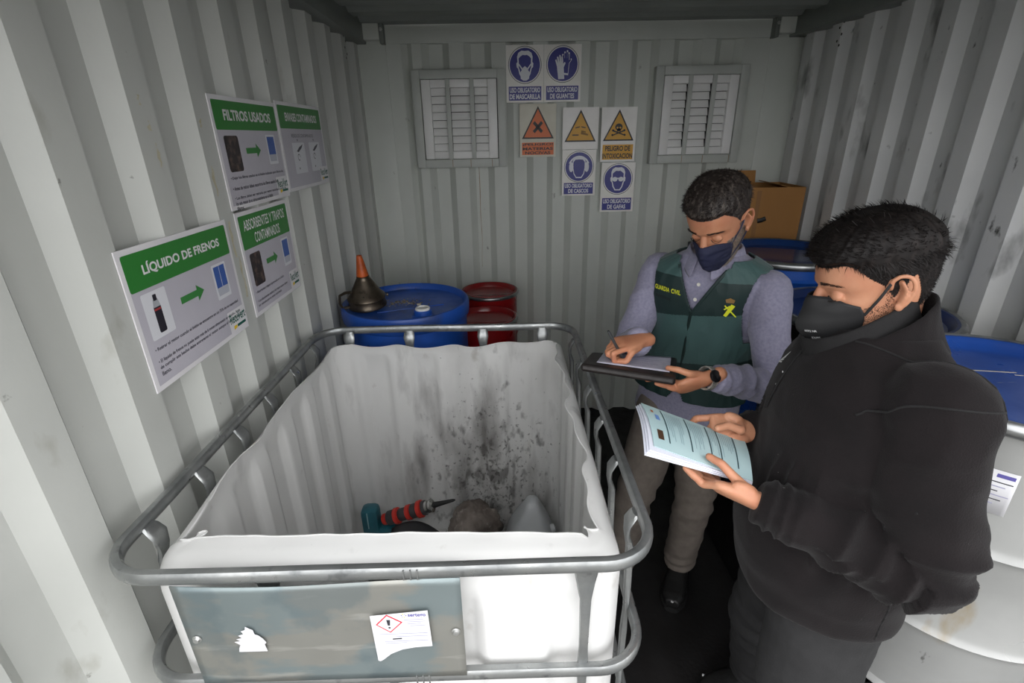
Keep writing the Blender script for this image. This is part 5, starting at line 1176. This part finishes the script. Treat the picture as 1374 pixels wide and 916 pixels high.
# trousers, boots
tr2 = mat('trousers_charcoal', '#1f1f20', .85, color2='#1a1a1b', scale=40, bump=.0006, bump_scale=260)
tro = trousers(T2, ((rhip2, rkn2, ran2), (lhip2, lkn2, lan2)), (.112, .100, .084, .078, .074), .78, .93, -.022, tr2, p2)
for an, toe in ((lan2, L2(1.22, -2.33, 0)), (ran2, L2(1.30, -1.985, 0))):
    u, s = MB(), MB(); shoe(u, s, an, toe, .052); o = mesh_child(remesh(u, .004, 4), 'boot', blk_shoe, p2); s.build('sole', mat('sole_yellow_edge', '#2a2413', .6), o, angle=50)
    d = (Vector(toe)-Vector(an)); d.z = 0; d.normalize(); c = Vector((an.x, an.y, 0))+d*.17+Vector((-d.y, d.x, 0))*-.04; MB().box((c.x, c.y, .055), (.008, .008, .004), .001).build('boot_mark', logo_glint_w, o)
hair2 = mat('hair_black', '#120e0d', .6, color2='#231d1b', scale=90, lo=.5, hi=.75, stretch=(1, 1, .4), spec=.25)
build_hair('quiff', 23, 9000, .020, HM2).build('hair', hair2, p2, angle=180, recalc=False)
stubble(HM2, 9, 4200, 40, 100, .0022, lambda a, z: (-.105 < z < -.020) or (a > 78 and a < 94 and z < .006)).build('beard', mat('stubble_brown', '#4a352a', .8), p2, angle=180, recalc=False)
for s in (-1, 1): brow(HM2, s).build('eyebrow', mat('brow_black', '#1a1412', .6), p2, smooth=False, recalc=False); eye_line(HM2, s).build('eyelash', MATS['lash_dark'], p2)
maskb = mat('mask_black', '#141415', .62, color2='#18181a', scale=10, bump=.0003, bump_scale=500)
mk2, gr2 = mask(HM2, 'kn', maskb, p2)
for j, s in ((0, -1), (-1, 1)):
    a = gr2[6][j]; e = HM2 @ Vector((s*.080, -.002, .030)); m_ = (a+e)/2+(HM2.to_3x3() @ Vector((s*.003, 0, 0))); MB().tube([a, m_, e, HM2 @ Vector((s*.086, .016, .036))], .0016, .0028, n=6).build('ear_loop', maskb, mk2)
    a = gr2[-5][j]; e = HM2 @ Vector((s*.074, .004, -.034)); MB().tube([a, (a+e)/2+(HM2.to_3x3() @ Vector((s*.004, 0, 0))), e], .0016, .0028, n=6).build('ear_loop', maskb, mk2)
edge = [gr2[i][-1] for i in range(len(gr2))]
MB().tube([v for v in gr2[-1]], .0016, n=6).build('mask_hem', maskb, mk2); MB().tube([v for v in gr2[0]], .0014, n=6).build('mask_hem', maskb, mk2)
# print on the wearer's left cheek of the mask
def mask_print(s, j0, j1, i0, i1):
    me = text_mesh(s, 0, 0, 1, 1, 0, .01); a = co_of(me); out = []
    for u, v, _ in a:
        jj = j0+(j1-j0)*u; ii = i0+(i1-i0)*(1-v); j, i = int(jj), int(ii); fu, fv = jj-j, ii-i
        p = (gr2[i][j]*(1-fu)+gr2[i][j+1]*fu)*(1-fv)+(gr2[i+1][j]*(1-fu)+gr2[i+1][j+1]*fu)*fv
        n = (gr2[i][j+1]-gr2[i][j]).cross(gr2[i+1][j]-gr2[i][j]).normalized(); c_ = HM2 @ Vector((0, 0, -.05)); n = n if n.dot(p-c_) > 0 else -n; out.append(tuple(p+n*.0022))
    me.vertices.foreach_set('co', np.array(out).ravel()); me.materials.append(logo_glint_w); me.update(); put('mask_print', me, mk2)
mask_print('FFP2 NR', 28, 33, 14, 15); mask_print('KN95', 29.5, 33.5, 17.6, 19)
# ---- booklet
bkm = mat('booklet_pages', '#d8dbe6', .6); 
bk = thing('booklet', 'pale blue-green booklet of forms held open by the man in black', 'booklet', (0, 0, 0))
A_, B_, C__, D__ = BOOK
for k in range(3):
    dz = -.0028*k; sl, sfn = quad_slab('page', Vector(A_)+Vector((-.004*k, 0, dz)), Vector(B_)+Vector((-.006*k, -.004*k, dz)), Vector(C__)+Vector((0, 0, dz)), Vector(D__)+Vector((0, 0, dz)), .0024, bkm, bk, 0, .010)
cov, sfn = quad_slab('cover', Vector(A_)+Vector((.004, 0, .0028)), Vector(B_)+Vector((.012, .010, .0028)), Vector(C__)+Vector((0, 0, .0028)), Vector(D__)+Vector((0, 0, .0028)), .0012, mat('booklet_cover', '#b9d2d4', .5, color2='#aec9cc', scale=9), bk, 0, .010)
ink = mat('booklet_ink', '#2f4a52', .5); pale = mat('booklet_print', '#8aa7b0', .5)
for u in (.17, .40, .60, .70, .86): patch('divider_line', sfn, u, .06, u+.012, .86, .0005, ink, cov, 8, 0)
for u0, n_ in ((.20, 8), (.43, 7), (.62, 4), (.73, 7)):
    for k in range(n_): patch('print_line', sfn, u0+.02*k, .12, u0+.02*k+.006, .35+.45*random.random(), .0005, pale, cov, 3, 0)
patch('stamp', sfn, .085, .28, .125, .42, .0006, mat('stamp_blue', '#6f94d0', .5), cov, 3, 0); patch('crest', sfn, .06, .16, .085, .24, .0006, mat('stamp_orange', '#b0653a', .5), cov, 3, 0); patch('photo_patch', sfn, .06, .66, .12, .84, .0006, mat('photo_brown', '#4b3526', .5), cov, 3, 0)
